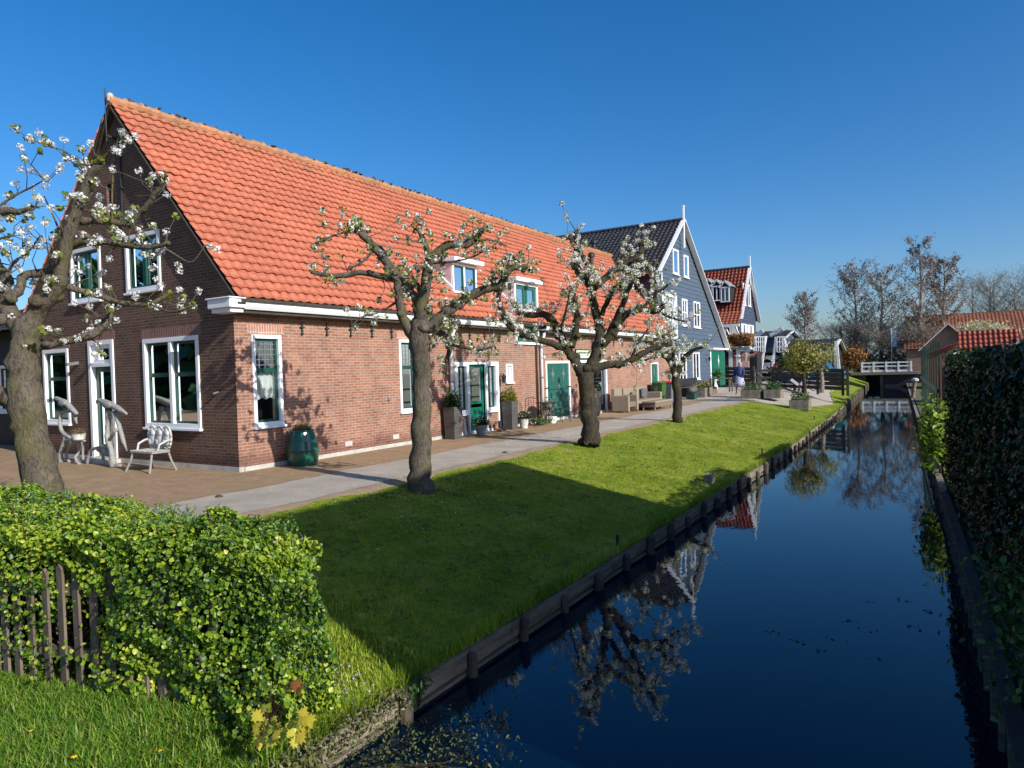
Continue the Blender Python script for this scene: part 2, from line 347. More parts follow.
def quads(P,size,rng=RNG):
    n=len(P); N=unit(rng.normal(size=(n,3))); t=unit(np.cross(N,unit(rng.normal(size=(n,3))))); b=np.cross(N,t)
    s=np.asarray(size).reshape(-1,1)*np.ones((n,1))/2
    V=np.stack([P-t*s,P+b*s,P+t*s,P-b*s],1).reshape(-1,3); F=np.arange(n*4).reshape(-1,4); return V,F
def copy_tree(o,parent=None):
    c=o.copy(); COL.objects.link(c)
    if parent is not None: c.parent=parent
    for ch in list(o.children): copy_tree(ch,c)
    return c
def sstep(a,b,x): t=np.clip((x-a)/(b-a),0,1); return t*t*(3-2*t)
# ---------------------------------------------------------------- the setting: ground, canal, paths
WATER=-.84
def edgeL(y): return np.interp(y,[-30,12,21,35,52,72,80,130],[-3.52,-3.55,-3.62,-4.0,-4.7,-5.5,-5.8,-7.8])
def edgeR(y): return np.interp(y,[-30,5,12.6,29,43,80,130],[.45,.42,.14,-.54,-1.1,-2.6,-5.0])
def zp(y): return .35*sstep(33,42,y)
def gz(x,y):
    x=np.asarray(x,float); e=edgeL(y); zb=-.62+.15*sstep(33,50,y)
    t=np.clip((x+7.6)/(e+7.6),0,1)
    left=zp(y)*(1-t)+zb*t
    q=(1-sstep(2.7,4.2,y))*sstep(-13,-9,x); flat=-.45-.17*sstep(-4.2,-3.55,x); left=left*(1-q)+flat*q
    return np.where(x>(e+edgeR(y))/2,-.56+0*x,left)
YS=np.concatenate([np.linspace(-30,0,7)[:-1],np.linspace(0,60,121),np.linspace(60,130,29)[1:],[180,300,600,1500]])
def grid(name,xs,off,mat,ys=YS,parent=None,xfun=None,zf=gz,jit=0):
    """xs: list of x stations or functions of y"""
    rows=[]
    for y in ys:
        r=[(float(x(y)) if callable(x) else x) for x in xs]; rows.append(r)
    X=np.array(rows); Y=np.repeat(np.asarray(ys)[:,None],X.shape[1],1); Z=zf(X,Y)+off
    V=np.stack([X,Y,Z],-1).reshape(-1,3); nx=X.shape[1]
    i=np.arange(len(ys)-1)[:,None]*nx+np.arange(nx-1)[None,:]; i=i.ravel()
    F=np.stack([i,i+1,i+nx+1,i+nx],1)
    return npobj(name,V,F,mat,parent)
def gz_canal(X,Y):
    Z=gz(X,Y); nx=X.shape[1]; k=GC
    Z[:,k]=-1.5; Z[:,k+1]=-1.5; return Z
gx_=[-1200,-200,-60,-30,-15,-7.6,lambda y:(edgeL(y)-7.6)/2,lambda y:edgeL(y)+.0]
GC=len(gx_)
gx_+= [lambda y:edgeL(y)+.04,lambda y:edgeR(y)-.04,lambda y:edgeR(y),4,30,200,1200]
o=grid('ground',gx_,-.035,'earth',zf=gz_canal); tag(o,kind='structure')
wv=lambda a,s,ph=0:(lambda y:a+s*math.sin(y*1.7+ph)+s*.7*math.sin(y*4.3+ph*2)+s*.5*math.sin(y*9.1+ph))
def lawn_left(y): return wv(-7.5,.06)(y) if y<33 else float(np.interp(y,[33,35,39,46,60,80],[-7.4,-5.2,-4.55,-5.6,-6.5,-8]))
LX=[(lambda y,t=t:lawn_left(y)+(edgeL(y)-.03-lawn_left(y))*t) for t in np.linspace(0,1,15)]
ysl=np.linspace(-4,76,321)
def gz_l(X,Y):
    Z=gz(X,Y); r=np.random.default_rng(3).normal(size=Z.shape)*.007; r[:,-1]=0; return Z+r+.008
o=grid('lawn',LX,0,'turf',ys=ysl,zf=gz_l); tag(o,kind='structure')
ysp=np.linspace(-3,33.6,147)
o=grid('path',[wv(-9.55,.05,1),-8.7,wv(-7.86,.04,2)],.0,'asphalt',ys=ysp); tag(o,kind='structure')
o=grid('path_edge_sand',[wv(-9.6,.02),-7.86,wv(-7.42,.06,.5)],-.004,'sand',ys=ysp); tag(o,kind='structure')
o=grid('brick_paving',[-34,-25,-18,-11.3,wv(-9.5,.05,1)],.004,'pavers',ys=np.linspace(-6,33.6,160)); tag(o,kind='structure')
o=grid('far_paving',[-24,-12,-8,-7.6]+[(lambda y,t=t:-7.6+(lawn_left(y)+.1+7.6)*t) for t in (.25,.5,.75,1)],-.006,'asphalt',ys=np.linspace(33.6,60,54)); tag(o,kind='structure')
o=grid('right_bank',[lambda y:edgeR(y)+.12,1.5,5,30],.02,'earth',ys=np.linspace(-10,78,60)); tag(o,kind='structure')
yw=[-30,-5,0,5,12,12.6,21,29,35,43,52,72,80,130]
o=grid('canal_water',[lambda y:edgeL(y)-.0,lambda y:edgeR(y)+.0],0,'water',ys=yw,zf=lambda X,Y:np.full(X.shape,WATER)); tag(o,kind='structure')
def hit(px,py,dz=0):
    z=0.
    for _ in range(40): q=at_z(px,py,z+dz); z=.5*z+.5*float(gz(q[0],q[1]))
    return at_z(px,py,z+dz)
# ---------------------------------------------------------------- canal banks
lab='weathered grey plank bank wall with a row of dark posts along the lawn edge of the canal'
yb0=3.05
rv=thing('bank_wall',(float(edgeL(3)),3,-.3),lab,'bank wall')
y=3.1; k=0
while y<66:
    L=2.4 if y<30 else 4; y2=y+L-.02; m=MB()
    zj=random.uniform(-.05,.02)
    for (za,zb) in ((-1.0,-.785),(-.775,-.595)):
        x0,x1=float(edgeL(y)),float(edgeL(y2)); j=random.uniform(-.006,.006); d=(0.15*sstep(33,50,y))
        za2=za; zb2=zb+(d if zb>-.7 else 0)+zj
        m.add([(x0+j,y,za2),(x1+j,y2,za2),(x1+j+.05,y2,za2),(x0+j+.05,y,za2),(x0+j,y,zb2),(x1+j,y2,zb2),(x1+j+.05,y2,zb2),(x0+j+.05,y,zb2)],
              [(0,1,2,3),(7,6,5,4),(0,4,5,1),(1,5,6,2),(2,6,7,3),(3,7,4,0)])
    if y>2.5: obj('board',m,'wood_weathered',rv)
    y+=L
yy=np.linspace(3.9,64,70)
yy=3.9+ (yy-3.9)
for i,y in enumerate(yy):
    x=float(edgeL(y))+.09; r=random.uniform(.04,.07); h=-.63+.15*sstep(33,50,y)+random.uniform(-.07,.06)
    m=MB(); m.tube([(x,y,-1.3),(x,y,-.8),(x+random.uniform(-.015,.015),y,h-.02),(x,y+.01,h)],[r,r,r*.97,r*.75],9,knob=.14); obj('post',m,'wood_post',rv,smooth=False)
rw=thing('plank_bank_wall',(.3,6,-.3),'dark plank edging with thin upright posts along the right bank of the canal','bank wall')
y=1.5
while y<74:
    L=2.5; y2=y+L-.02; x0,x1=float(edgeR(y)),float(edgeR(y2))
    m=MB()
    for za,zb in ((-1.2,-.83),(-.82,-.57)):
        m.add([(x0-.03,y,za),(x1-.03,y2,za),(x1+.01,y2,za),(x0+.01,y,za),(x0-.03,y,zb),(x1-.03,y2,zb),(x1+.01,y2,zb),(x0+.01,y,zb)],
              [(0,1,2,3),(7,6,5,4),(0,4,5,1),(1,5,6,2),(2,6,7,3),(3,7,4,0)])
    obj('board',m,'wood_dark',rw)
    m=MB(); m.add([(x0-.05,y,-.565),(x1-.05,y2,-.565),(x1+.06,y2,-.565),(x0+.06,y,-.565),(x0-.05,y,-.53),(x1-.05,y2,-.53),(x1+.06,y2,-.53),(x0+.06,y,-.53)],
              [(3,2,1,0),(4,5,6,7),(1,5,4,0),(2,6,5,1),(3,7,6,2),(0,4,7,3)]); obj('cap_board',m,'wood_dark' if y<14 else 'wood_bank',rw)  # near caps in dark wood, the deep shade there put into their colour
    y+=L
y=3.6
for k in range(50):
    x=float(edgeR(y))-.065; m=MB().box(x-.018,x+.018,y-.018,y+.018,-1.3,-.57); obj('post',m,'wood_weathered',rw); y+=.48 if y<12 else 1.4
    if y>60: break
# ---------------------------------------------------------------- walls with openings
def clip(poly,a,b,c):   # keep a*x+b*y<=c
    out=[]
    for i in range(len(poly)):
        p,q=poly[i],poly[(i+1)%len(poly)]; dp=a*p[0]+b*p[1]-c; dq=a*q[0]+b*q[1]-c
        if dp<=1e-9: out.append(p)
        if (dp<0 and dq>0) or (dp>0 and dq<0):
            t=dp/(dp-dq); out.append((p[0]+(q[0]-p[0])*t,p[1]+(q[1]-p[1])*t))
    return out
def FX(X): return lambda a,b,d:(X+d,a,b)       # wall facing +x ; a=y
def FY(Y): return lambda a,b,d:(a,Y-d,b)       # wall facing -y ; a=x
def FN(X): return lambda a,b,d:(X-d,a,b)       # wall facing -x
def wall(m,fn,outline,holes,depth=.11):
    xs=sorted({p[0] for p in outline}|{h[0] for h in holes}|{h[1] for h in holes}); zs=sorted({p[1] for p in outline}|{h[2] for h in holes}|{h[3] for h in holes})
    for i in range(len(xs)-1):
        for j in range(len(zs)-1):
            x0,x1,z0,z1=xs[i],xs[i+1],zs[j],zs[j+1]; cx,cz=(x0+x1)/2,(z0+z1)/2
            if any(h[0]<cx<h[1] and h[2]<cz<h[3] for h in holes): continue
            poly=[(x0,z0),(x1,z0),(x1,z1),(x0,z1)]
            n=len(outline)
            for k in range(n):
                p,q=outline[k],outline[(k+1)%n]; ex,ez=q[0]-p[0],q[1]-p[1]   # CCW: inside is left
                poly=clip(poly,ez,-ex,ez*p[0]-ex*p[1])
                if len(poly)<3: break
            if len(poly)>=3: m.add([fn(a,b,0) for a,b in poly],[tuple(range(len(poly)))])
    for x0,x1,z0,z1 in holes:
        c=[(x0,z0),(x1,z0),(x1,z1),(x0,z1)]
        for k in range(4):
            p,q=c[k],c[(k+1)%4]; m.add([fn(*p,0),fn(*q,0),fn(*q,-depth),fn(*p,-depth)],[(0,1,2,3)])
    return m
def rect(m,fn,a0,a1,b0,b1,d0,d1): return m.prism([(a0,b0),(a1,b0),(a1,b1),(a0,b1)],fn,d0,d1)
def frame(m,fn,a0,a1,b0,b1,t,d0,d1,bt=None):
    bt=bt or t
    rect(m,fn,a0,a1,b0,b0+bt,d0,d1); rect(m,fn,a0,a1,b1-t,b1,d0,d1); rect(m,fn,a0,a0+t,b0+bt,b1-t,d0,d1); rect(m,fn,a1-t,a1,b0+bt,b1-t,d0,d1); return m
def window(P,fn,a0,a1,b0,b1,ft=.07,sash='green_paint',rec=.05,transom=None,mull=[],muntin=None,curtain=None,sill=True,label=None,ext=.03,lead=None,sasht=.045):
    """white frame proud of the wall, coloured sash set back in it, pane, curtains behind; returns the frame part"""
    m=frame(MB(),fn,a0,a1,b0,b1,ft,-rec-.05,ext)
    for x in mull: rect(m,fn,x-ft*.55,x+ft*.55,b0+ft,b1-ft,-rec-.05,ext-.005)
    fr=obj('window',m,'white',P,bevel=.006)
    if label: fr['label']=label
    if sill:
        m=MB(); rect(m,fn,a0-.03,a1+.03,b0-.05,b0,-.02,.075); obj('sill',m,'white',fr,bevel=.006)
    cells=[]; edges=[a0+ft]+sum([[x-ft*.55,x+ft*.55] for x in mull],[])+[a1-ft]
    for i in range(0,len(edges),2):
        if transom: cells+= [(edges[i],edges[i+1],b0+ft,transom-.03),(edges[i],edges[i+1],transom-.03,b1-ft)]
        else: cells.append((edges[i],edges[i+1],b0+ft,b1-ft))
    m=MB(); g=MB(); mu=MB()
    for ci,(x0,x1,z0,z1) in enumerate(cells):
        frame(m,fn,x0,x1,z0,z1,sasht,-rec-.035,-rec+.012)
        rect(g,fn,x0+.02,x1-.02,z0+.02,z1-.02,-rec-.02,-rec-.014)
        if muntin:
            nx,nz=muntin
            for k in range(1,nx): x=x0+(x1-x0)*k/nx; rect(mu,fn,x-.011,x+.011,z0+.03,z1-.03,-rec-.013,-rec+.004)
            for k in range(1,nz): z=z0+(z1-z0)*k/nz; rect(mu,fn,x0+.03,x1-.03,z-.011,z+.011,-rec-.0135,-rec+.0035)
        if lead and transom and ci%2==1:
            for k in range(1,4): x=x0+(x1-x0)*k/4; rect(mu,fn,x-.007,x+.007,z0+.04,z1-.04,-rec-.013,-rec-.003)
            for k in range(1,6): z=z0+(z1-z0)*k/6; rect(mu,fn,x0+.04,x1-.04,z-.007,z+.007,-rec-.0135,-rec-.0035)
    obj('sash',m,sash,fr); obj('pane',g,'glass',fr)
    if mu.v: obj('glazing_bars' if not lead else 'leaded_bars',mu,sash if not lead else 'grey_metal',fr)
    if curtain:
        c=MB()
        for (ca0,ca1,cb0,cb1) in curtain:
            n=14; vs=[];fs=[]
            for k in range(n+1):
                t=k/n; a=ca0+(ca1-ca0)*t; d=-rec-.10-.018*math.sin(k*2.1)
                vs+=[fn(a,cb0+.02*math.sin(k*1.3),d),fn(a,cb1,d),fn(a,cb1,d-.004),fn(a,cb0+.02*math.sin(k*1.3),d-.004)]
            for k in range(n):
                for q in range(4): fs.append((4*k+q,4*k+(q+1)%4,4*k+4+(q+1)%4,4*k+4+q))
            c.add(vs,fs)
        obj('curtain',c,'curtain',fr)
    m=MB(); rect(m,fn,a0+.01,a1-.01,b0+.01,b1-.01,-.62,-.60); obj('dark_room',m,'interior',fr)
    return fr
def tiles(O,U,Vd,lu,lv,tw,th,mat,parent,name='roof',amp=.028,lip=.028,per=6,jit=.004,seed=1,poly=None):
    """pantiles: U along the eave, Vd up the slope"""
    O=np.array(O,float);U=np.array(U,float);U/=np.linalg.norm(U);Vd=np.array(Vd,float);Vd/=np.linalg.norm(Vd);N=np.cross(U,Vd)
    if N[2]<0: N=-N
    nc=max(1,round(lu/tw)); nr=max(1,round(lv/th)); tw=lu/nc; th=lv/nr; r=np.random.default_rng(seed)
    k=np.arange(nc*per+1); ph=(k%per)/per; u=k*tw/per; hgt=amp*np.where(ph<.62,np.sin(ph/.62*PI),-.35*np.sin((ph-.62)/.38*PI))
    Vs=[];Fs=[];base=0; n=len(k); R=[]
    for j in range(nr):
        tj=r.normal(size=nc+1)*jit; tj=tj[np.minimum(k//per,nc)]
        for vv,off in ((j*th-.0,lip-.022),(j*th-.012,lip),((j+1)*th,.0)):
            if vv<0: vv=max(vv,-.03)
            h=hgt+off+tj*(1 if off>0 else .3)
            Vs.append(O+u[:,None]*U+(vv+tj[:,None]*.6)*Vd+h[:,None]*N)
        for q in (0,1):
            i=base+q*n+np.arange(n-1); Fs.append(np.stack([i,i+1,i+n+1,i+n],1))
        base+=3*n
    V=np.concatenate(Vs);F=np.concatenate(Fs)
    if poly is not None:
        c=V[F].mean(1)-O; cu=c@U; cv=c@Vd; F=F[poly(cu,cv)]
    return npobj(name,V,F,mat,parent,smooth=False)
# ---------------------------------------------------------------- brick farmhouse
FXX=-11.35; GY=8.29; YE=33.3; RX,RZ=-15.05,7.86; EX,EZ=-10.97,3.31
H=thing('farmhouse',(-15,20,0),'long red brick farmhouse with a steep orange pantile roof and green doors beside the path','house')
fx=FX(FXX); fy=FY(GY)
LW=[(8.66,9.37,.84,2.65),(12.96,13.62,.84,2.65),(15.29,15.83,.66,2.0),(15.87,16.73,.02,2.0),(16.77,17.33,.66,2.0),(17.90,18.30,1.43,2.0),
    (20.5,22.15,.03,2.0),(23.05,25.45,.03,2.05),(30.6,31.5,.03,1.9),(32.2,32.85,.35,.92),(18.50,19.92,2.68,3.6)]
m=wall(MB(),fx,[(GY,0),(YE,0),(YE,3.62),(GY,3.62)],LW); obj('long_wall',m,'brick_long',H)
GW=[(-14.42,-12.47,.82,2.69),(-16.64,-15.62,.05,2.74),(-18.82,-17.6,.84,2.64),(-14.95,-13.66,3.72,4.95),(-17.32,-15.98,3.68,4.92),(-15.62,-15.3,5.35,6.2)]
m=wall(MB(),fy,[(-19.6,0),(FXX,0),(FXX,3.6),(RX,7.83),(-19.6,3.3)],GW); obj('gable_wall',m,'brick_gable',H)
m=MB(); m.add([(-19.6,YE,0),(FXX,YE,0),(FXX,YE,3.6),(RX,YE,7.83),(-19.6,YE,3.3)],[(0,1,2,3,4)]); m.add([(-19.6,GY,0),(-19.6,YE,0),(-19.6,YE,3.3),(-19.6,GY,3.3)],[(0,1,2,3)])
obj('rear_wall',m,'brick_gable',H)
m=MB().box(-19.5,FXX+.02,GY-.015,GY+.1,-.1,.10); m.box(FXX-.1,FXX+.018,GY+.12,YE,-.1,.09); obj('plinth',m,'stone',H)
# soldier courses over openings, the gable copy darkened along with its brick
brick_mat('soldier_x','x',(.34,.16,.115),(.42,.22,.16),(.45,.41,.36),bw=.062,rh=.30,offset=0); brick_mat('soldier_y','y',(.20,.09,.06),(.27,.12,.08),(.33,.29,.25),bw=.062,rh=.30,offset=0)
for a in LW[:2]: m=MB(); rect(m,fx,a[0]-.08,a[1]+.08,a[3]+.01,a[3]+.21,0,.006); obj('soldier_course',m,'soldier_x',H)
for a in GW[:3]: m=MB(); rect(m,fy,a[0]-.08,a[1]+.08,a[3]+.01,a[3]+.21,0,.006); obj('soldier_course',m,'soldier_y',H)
# roof
U=(0,1,0); Vd=(RX-EX,0,RZ-EZ); lv=math.hypot(*[Vd[0],Vd[2]])
rf=tiles((EX,GY-.16,EZ),U,Vd,YE+.12-GY+.16,lv,.225,.262,'tile_orange',H,seed=4)
s0=math.sqrt(1+1.14**2)
zc=6.55; t0=(zc-EZ)/(RZ-EZ)*lv
o=tiles((EX+(RX-EX)*t0/lv,YE+.12,zc),U,Vd,2.6,lv-t0,.225,.262,'tile_orange',rf,name='upper_tiles',seed=5,poly=lambda u,v:v>(u-.1)*.62*1.0-.2)
VL=(-(RX+19.95),0,RZ-3.1) ; VL=(RX+19.95,0,RZ-3.05); ll=math.hypot(VL[0],VL[2])
tiles((-19.95,YE+.12,3.05),(0,-1,0),VL,YE-GY+.28,ll,.225,.262,'tile_orange',rf,name='rear_slope',per=3,seed=6)
m=MB(); m.add([(EX+.05,GY-.1,EZ-.06),(RX,GY-.1,RZ-.07),(-19.9,GY-.1,2.98),(EX+.05,YE+.05,EZ-.06),(RX,YE+.05,RZ-.07),(-19.9,YE+.05,2.98)],[(0,3,4,1),(1,4,5,2)]); obj('roof_deck',m,'wood_dark',rf)
rng=np.random.default_rng(11)
m=MB(); y=GY-.2
while y<YE+2.3:
    dz=rng.normal()*.012; m.tube([(RX,y,RZ+.015+dz),(RX,y+.3,RZ+.0+dz),(RX,y+.39,RZ+.03+dz)],[.115,.12,.135],10); y+=.36
obj('ridge_tiles',m,'ridge_tile',rf)
m=MB(); 
for i in range(320):
    y=rng.uniform(GY,YE+2); m.ell((RX+rng.uniform(-.1,.16),y,RZ+.11+rng.uniform(-.02,.03)),(.035*rng.uniform(.5,1.3),.05,.022),6,4)
obj('moss',m,'soil',rf)['kind']='stuff'
# verge boards, dark bars that also paint in the shadow below the tile edge
m=MB(); m.bar((EX,GY-.09,EZ-.12),(RX,GY-.09,RZ-.12),.035,.17,up=(0,1,0)); m.bar((-19.9,GY-.09,2.95),(RX,GY-.09,RZ-.12),.035,.17,up=(0,1,0)); obj('verge_board',m,'wood_dark',H)
m=MB(); m.tube([(RX-.1,GY-.2,7.0),(RX-.1,GY-.2,8.15)],.013,6); m.box(RX-.13,RX-.07,GY-.22,GY,7.1,7.14); obj('finial',m,'iron',H)
m=MB(); m.lathe([(.0,0),(.07,.0),(.075,.12),(.05,.17),(0,.2)],(RX+.03,GY-.16,RZ-.02),10); obj('ridge_end_cap',m,'stone',H)
# gutter boxes : left run, right run (interrupted by the loft door)
def gutter(y0,y1,ret):
    m=MB(); prof=[(0,.05),(.33,.05),(.37,.11),(.37,.23),(.34,.23),(.325,.09),(.02,.09),(.02,.23),(0,.23)]
    m.add([(FXX+a,y0,3.05+b) for a,b in prof]+[(FXX+a,y1,3.05+b) for a,b in prof],[tuple(range(9)),tuple(range(17,8,-1))]+[(k,k+9,(k+1)%9+9,(k+1)%9) for k in range(9)])
    g=obj('gutter',m,'white',H)
    m=MB().box(FXX,FXX+.28,y0+.02,y1-.02,3.035,3.096); obj('soffit',m,'wood_dark',g)
gutter(GY+.0,18.44,1); gutter(19.98,YE+.1,0)
m=MB(); m.box(FXX-.30,FXX+.37,7.95,GY-.002,3.12,3.285); m.box(FXX-.33,FXX+.40,7.92,GY-.0,3.285,3.315); g=obj('gutter_end_box',m,'white',H,bevel=.012)
m=MB().box(FXX-.26,FXX+.3,8.01,GY-.003,3.04,3.115); obj('bracket',m,'white',g)
# wall anchors
for y in (9.92,10.61,11.33,12.02,12.71,13.4,14.6,15.3,16.01,16.77,17.59,24.2,25.1,26.3,27.2,28.4,29.3,30.4,31.6):
    m=MB(); m.tube([(FXX+.03,y,2.70),(FXX+.035,y,2.95)],.016,6); m.box(FXX,FXX+.05,y-.05,y+.05,2.82,2.85); m.box(FXX,FXX+.045,y-.03,y+.03,2.68,2.71); obj('wall_anchor',m,'iron',H)
for y in (11.15,12.75): obj('air_brick',MB().box(FXX,FXX+.02,y-.11,y+.11,.19,.30),'stone',H)
obj('tap_plate',MB().box(FXX,FXX+.04,12.5,12.6,1.15,1.23),'grey_metal',H)
# windows of the long wall
window(H,fx,8.66,9.37,.84,2.65,ft=.075,transom=1.98,curtain=[(8.74,9.3,1.38,1.93)],lead=1,label='tall narrow window with leaded top light, nearest the corner')
window(H,fx,12.96,13.62,.84,2.65,ft=.075,transom=1.98,curtain=[(13.0,13.55,1.35,1.93)],lead=1)
window(H,fx,15.29,15.83,.66,2.0,ft=.05,muntin=(2,3),curtain=[(15.35,15.78,.72,1.95)],ext=.05)
window(H,fx,16.77,17.33,.66,2.0,ft=.05,muntin=(2,3),curtain=[(16.83,17.28,.72,1.95)],ext=.05)
m=frame(MB(),fx,15.20,17.42,0,2.07,.07,.0,.058,bt=.01); rect(m,fx,15.83,15.88,.03,2.0,-.1,.056); rect(m,fx,16.73,16.78,.03,2.0,-.1,.056)
rect(m,fx,15.27,15.83,.56,.64,0,.07); rect(m,fx,16.78,17.35,.56,.64,0,.07)
fr=obj('door_frame',m,'white',H)
m=frame(MB(),fx,15.89,16.72,.03,1.99,.09,-.09,-.045); rect(m,fx,15.98,16.63,.12,.75,-.08,-.06); rect(m,fx,15.98,16.63,.85,.93,-.085,-.05)
dr=obj('door',m,'blue_door_green',fr); m=MB(); rect(m,fx,15.97,16.64,.92,1.91,-.075,-.069); obj('pane',m,'glass',dr)
m=MB(); rect(m,fx,15.9,16.7,.03,1.98,-.5,-.48); obj('dark_room',m,'interior',dr)
m=MB(); m.tube([fx(15.95,1.0,-.03),fx(16.05,1.0,-.03)],.012,6); obj('handle',m,'grey_metal',dr)
window(H,fx,17.90,18.30,1.43,2.0,ft=.06,sash='white')
# stable door with star cut-outs
m=frame(MB(),fx,20.42,22.23,0,2.08,.085,-.1,.035,bt=.01); fr=obj('door_frame',m,'white',H)
for (z0,z1,nm) in ((.05,1.08,'lower_door'),(1.095,1.99,'upper_door')):
    m=MB()
    for k in range(10): a=20.51+k*.1635; rect(m,fx,a+.003,a+.1605,z0,z1,-.05,.0)
    dr=obj(nm,m,'door_green',fr)
    if nm=='upper_door':
        for c in (20.95,21.75):
            s=[(0,.32),(.035,.08),(.12,0),(.035,-.08),(0,-.32),(-.035,-.08),(-.12,0),(-.035,.08)]
            m=MB(); m.prism([(c+a,1.62+b) for a,b in s][::-1],fx,.002,.012); obj('star_cutout',m,'grey_metal',dr)
    m=MB()
    for zz in ((z0+.16,) if nm=='lower_door' else (1.13,)):
        rect(m,fx,20.36,20.62,zz,zz+.04,.036,.048) ; rect(m,fx,22.03,22.29,zz,zz+.04,.036,.048)
    obj('hinge',m,'iron',dr)
m=MB(); rect(m,fx,21.33,21.37,1.02,1.32,.0,.03); rect(m,fx,21.27,21.43,1.18,1.21,.0,.025); obj('handle',m,'grey_metal',fr)
# dark glazed double door with signboard
m=frame(MB(),fx,23.0,25.5,0,2.1,.1,-.1,.04,bt=.01); fr=obj('door_frame',m,'white',H)
m=MB(); 
for a in (23.12,24.26): frame(m,fx,a,a+1.12,.05,1.98,.10,-.09,-.03,bt=.3)
dr=obj('door',m,'siding_navy',fr); m=MB(); rect(m,fx,23.2,25.3,.3,1.95,-.065,-.06); obj('pane',m,'glass',dr); m=MB(); rect(m,fx,23.1,25.4,.03,2.0,-.6,-.58); obj('dark_room',m,'interior',dr)
m=MB(); rect(m,fx,22.75,23.95,2.18,2.47,.02,.05); sg=obj('signboard',m,'sign_cream',H); m=frame(MB(),fx,22.71,23.99,2.14,2.51,.04,.02,.06); obj('sign_frame',m,'green_paint',sg)
rr=random.Random(2); m=MB(); a=22.84
while a<23.85: 
    ww=rr.uniform(.04,.08); rect(m,fx,a,a+ww,2.34,2.42,.051,.054); a+=ww+rr.uniform(.02,.05)
obj('lettering',m,'iron',sg)
m=frame(MB(),fx,30.55,31.55,0,1.96,.07,-.1,.03,bt=.01); fr=obj('door_frame',m,'white',H); m=MB(); rect(m,fx,30.62,31.48,.03,1.89,-.06,-.02); dr=obj('door',m,'door_green',fr)
m=MB(); m.prism([(31.05,1.75),(30.97,1.5),(31.05,1.25),(31.13,1.5)],fx,-.019,-.008); obj('star_cutout',m,'grey_metal',dr)
m=frame(MB(),fx,32.15,32.9,.3,.97,.06,-.08,.03); fr=obj('hatch_frame',m,'wood_dark',H); m=MB(); rect(m,fx,32.2,32.85,.35,.92,-.05,-.02); obj('hatch',m,'siding_black',fr)
# downpipes, conduit, lantern
for y,mt,r in ((20.06,'white',.05),(33.18,'white',.045),(15.02,'white',.05)):
    m=MB(); z0=2.98
    m.tube([(FXX+.20,y,3.05),(FXX+.2,y,2.93),(FXX+.075,y,2.72),(FXX+.075,y,.02)],r,10); g=obj('downpipe',m,mt,H,smooth=True)
    m=MB(); 
    for z in (2.5,1.5,.6): m.lathe([(r+.012,0),(r+.012,.05)],(FXX+.075,y,z),10)
    obj('pipe_clip',m,'grey_metal',g)
obj('downpipe',MB().tube([(FXX+.06,19.78,2.95),(FXX+.06,19.78,.05)],.03,8),'iron',H,smooth=True)
obj('conduit',MB().tube([(FXX+.03,17.55,1.5),(FXX+.03,17.55,.1)],.012,6),'grey_metal',H)
def lantern(P,p,name='wall_lamp'):
    x,y,z=p; m=MB(); m.lathe([(.0,0),(.05,.0),(.075,.17),(.10,.18),(.02,.26),(0,.3)],(x,y,z),8); l=obj(name,m,'iron',P); return l
m=MB(); m.tube([fx(17.52,1.55,0),fx(17.52,1.72,.1),fx(17.52,1.7,.16)],.012,6); l=lantern(H,fx(17.52,1.42,.17)); obj('bracket',m,'iron',l)
# gable windows
window(H,fy,-14.42,-12.47,.82,2.69,ft=.09,transom=1.95,mull=[-13.44],curtain=[(-14.3,-13.5,1.55,1.9),(-13.38,-12.55,1.55,1.9)],label='wide double window beside the white ornate bench')
window(H,fy,-18.82,-17.6,.84,2.64,ft=.09,transom=1.95,curtain=[(-18.7,-17.7,1.45,1.9)])
window(H,fy,-14.95,-13.66,3.72,4.95,ft=.085,mull=[],muntin=(2,1)); window(H,fy,-17.32,-15.98,3.68,4.92,ft=.085,muntin=(2,1))
for x0,x1,z0,z1 in ((-14.87,-14.31,3.8,4.87),(-14.29,-13.74,3.8,4.87),(-17.24,-16.66,3.76,4.84),(-16.64,-16.06,3.76,4.84)): obj('casement',frame(MB(),fy,x0,x1,z0,z1,.05,-.06,-.02),'green_paint',H)
m=frame(MB(),fy,-16.66,-15.60,.03,2.76,.10,-.16,.03,bt=.04); rect(m,fy,-16.56,-15.7,2.16,2.24,-.15,.02); rect(m,fy,-16.56,-16.30,2.24,2.66,-.1,-.03); rect(m,fy,-15.86,-15.7,2.24,2.66,-.1,-.03); rect(m,fy,-16.3,-15.86,2.24,2.32,-.1,-.03); rect(m,fy,-16.3,-15.86,2.58,2.66,-.1,-.03)
fr=obj('door_frame',m,'white',H)
m=frame(MB(),fy,-16.55,-15.71,.08,2.15,.11,-.13,-.08,bt=.3); dr=obj('door',m,'green_paint',fr); m=MB(); rect(m,fy,-16.46,-15.8,.35,2.06,-.115,-.108); rect(m,fy,-16.3,-15.86,2.32,2.58,-.09,-.083); obj('pane',m,'glass',dr)
m=MB(); rect(m,fy,-16.6,-15.65,.04,2.72,-.7,-.68); obj('dark_room',m,'interior',dr); obj('handle',MB().tube([fy(-15.8,1.05,-.04),fy(-15.92,1.05,-.04)],.014,6),'grey_metal',dr)
obj('doorstep',MB().box(-16.8,-15.45,GY-.35,GY-.02,-.02,.09),'stone',H,bevel=.01)
m=MB(); m.ell((-16.12,GY-.16,2.45),(.07,.07,.06),10,7); m.tube([(-16.12,GY-.02,2.48),(-16.12,GY-.15,2.48)],.015,6); obj('porch_lamp',m,'white_dirty',H,smooth=True)
m=MB(); m.bar((-17.15,GY-.01,2.28),(-17.12,GY-.28,2.24),.06,.07); obj('wall_lamp',m,'grey_metal',H)
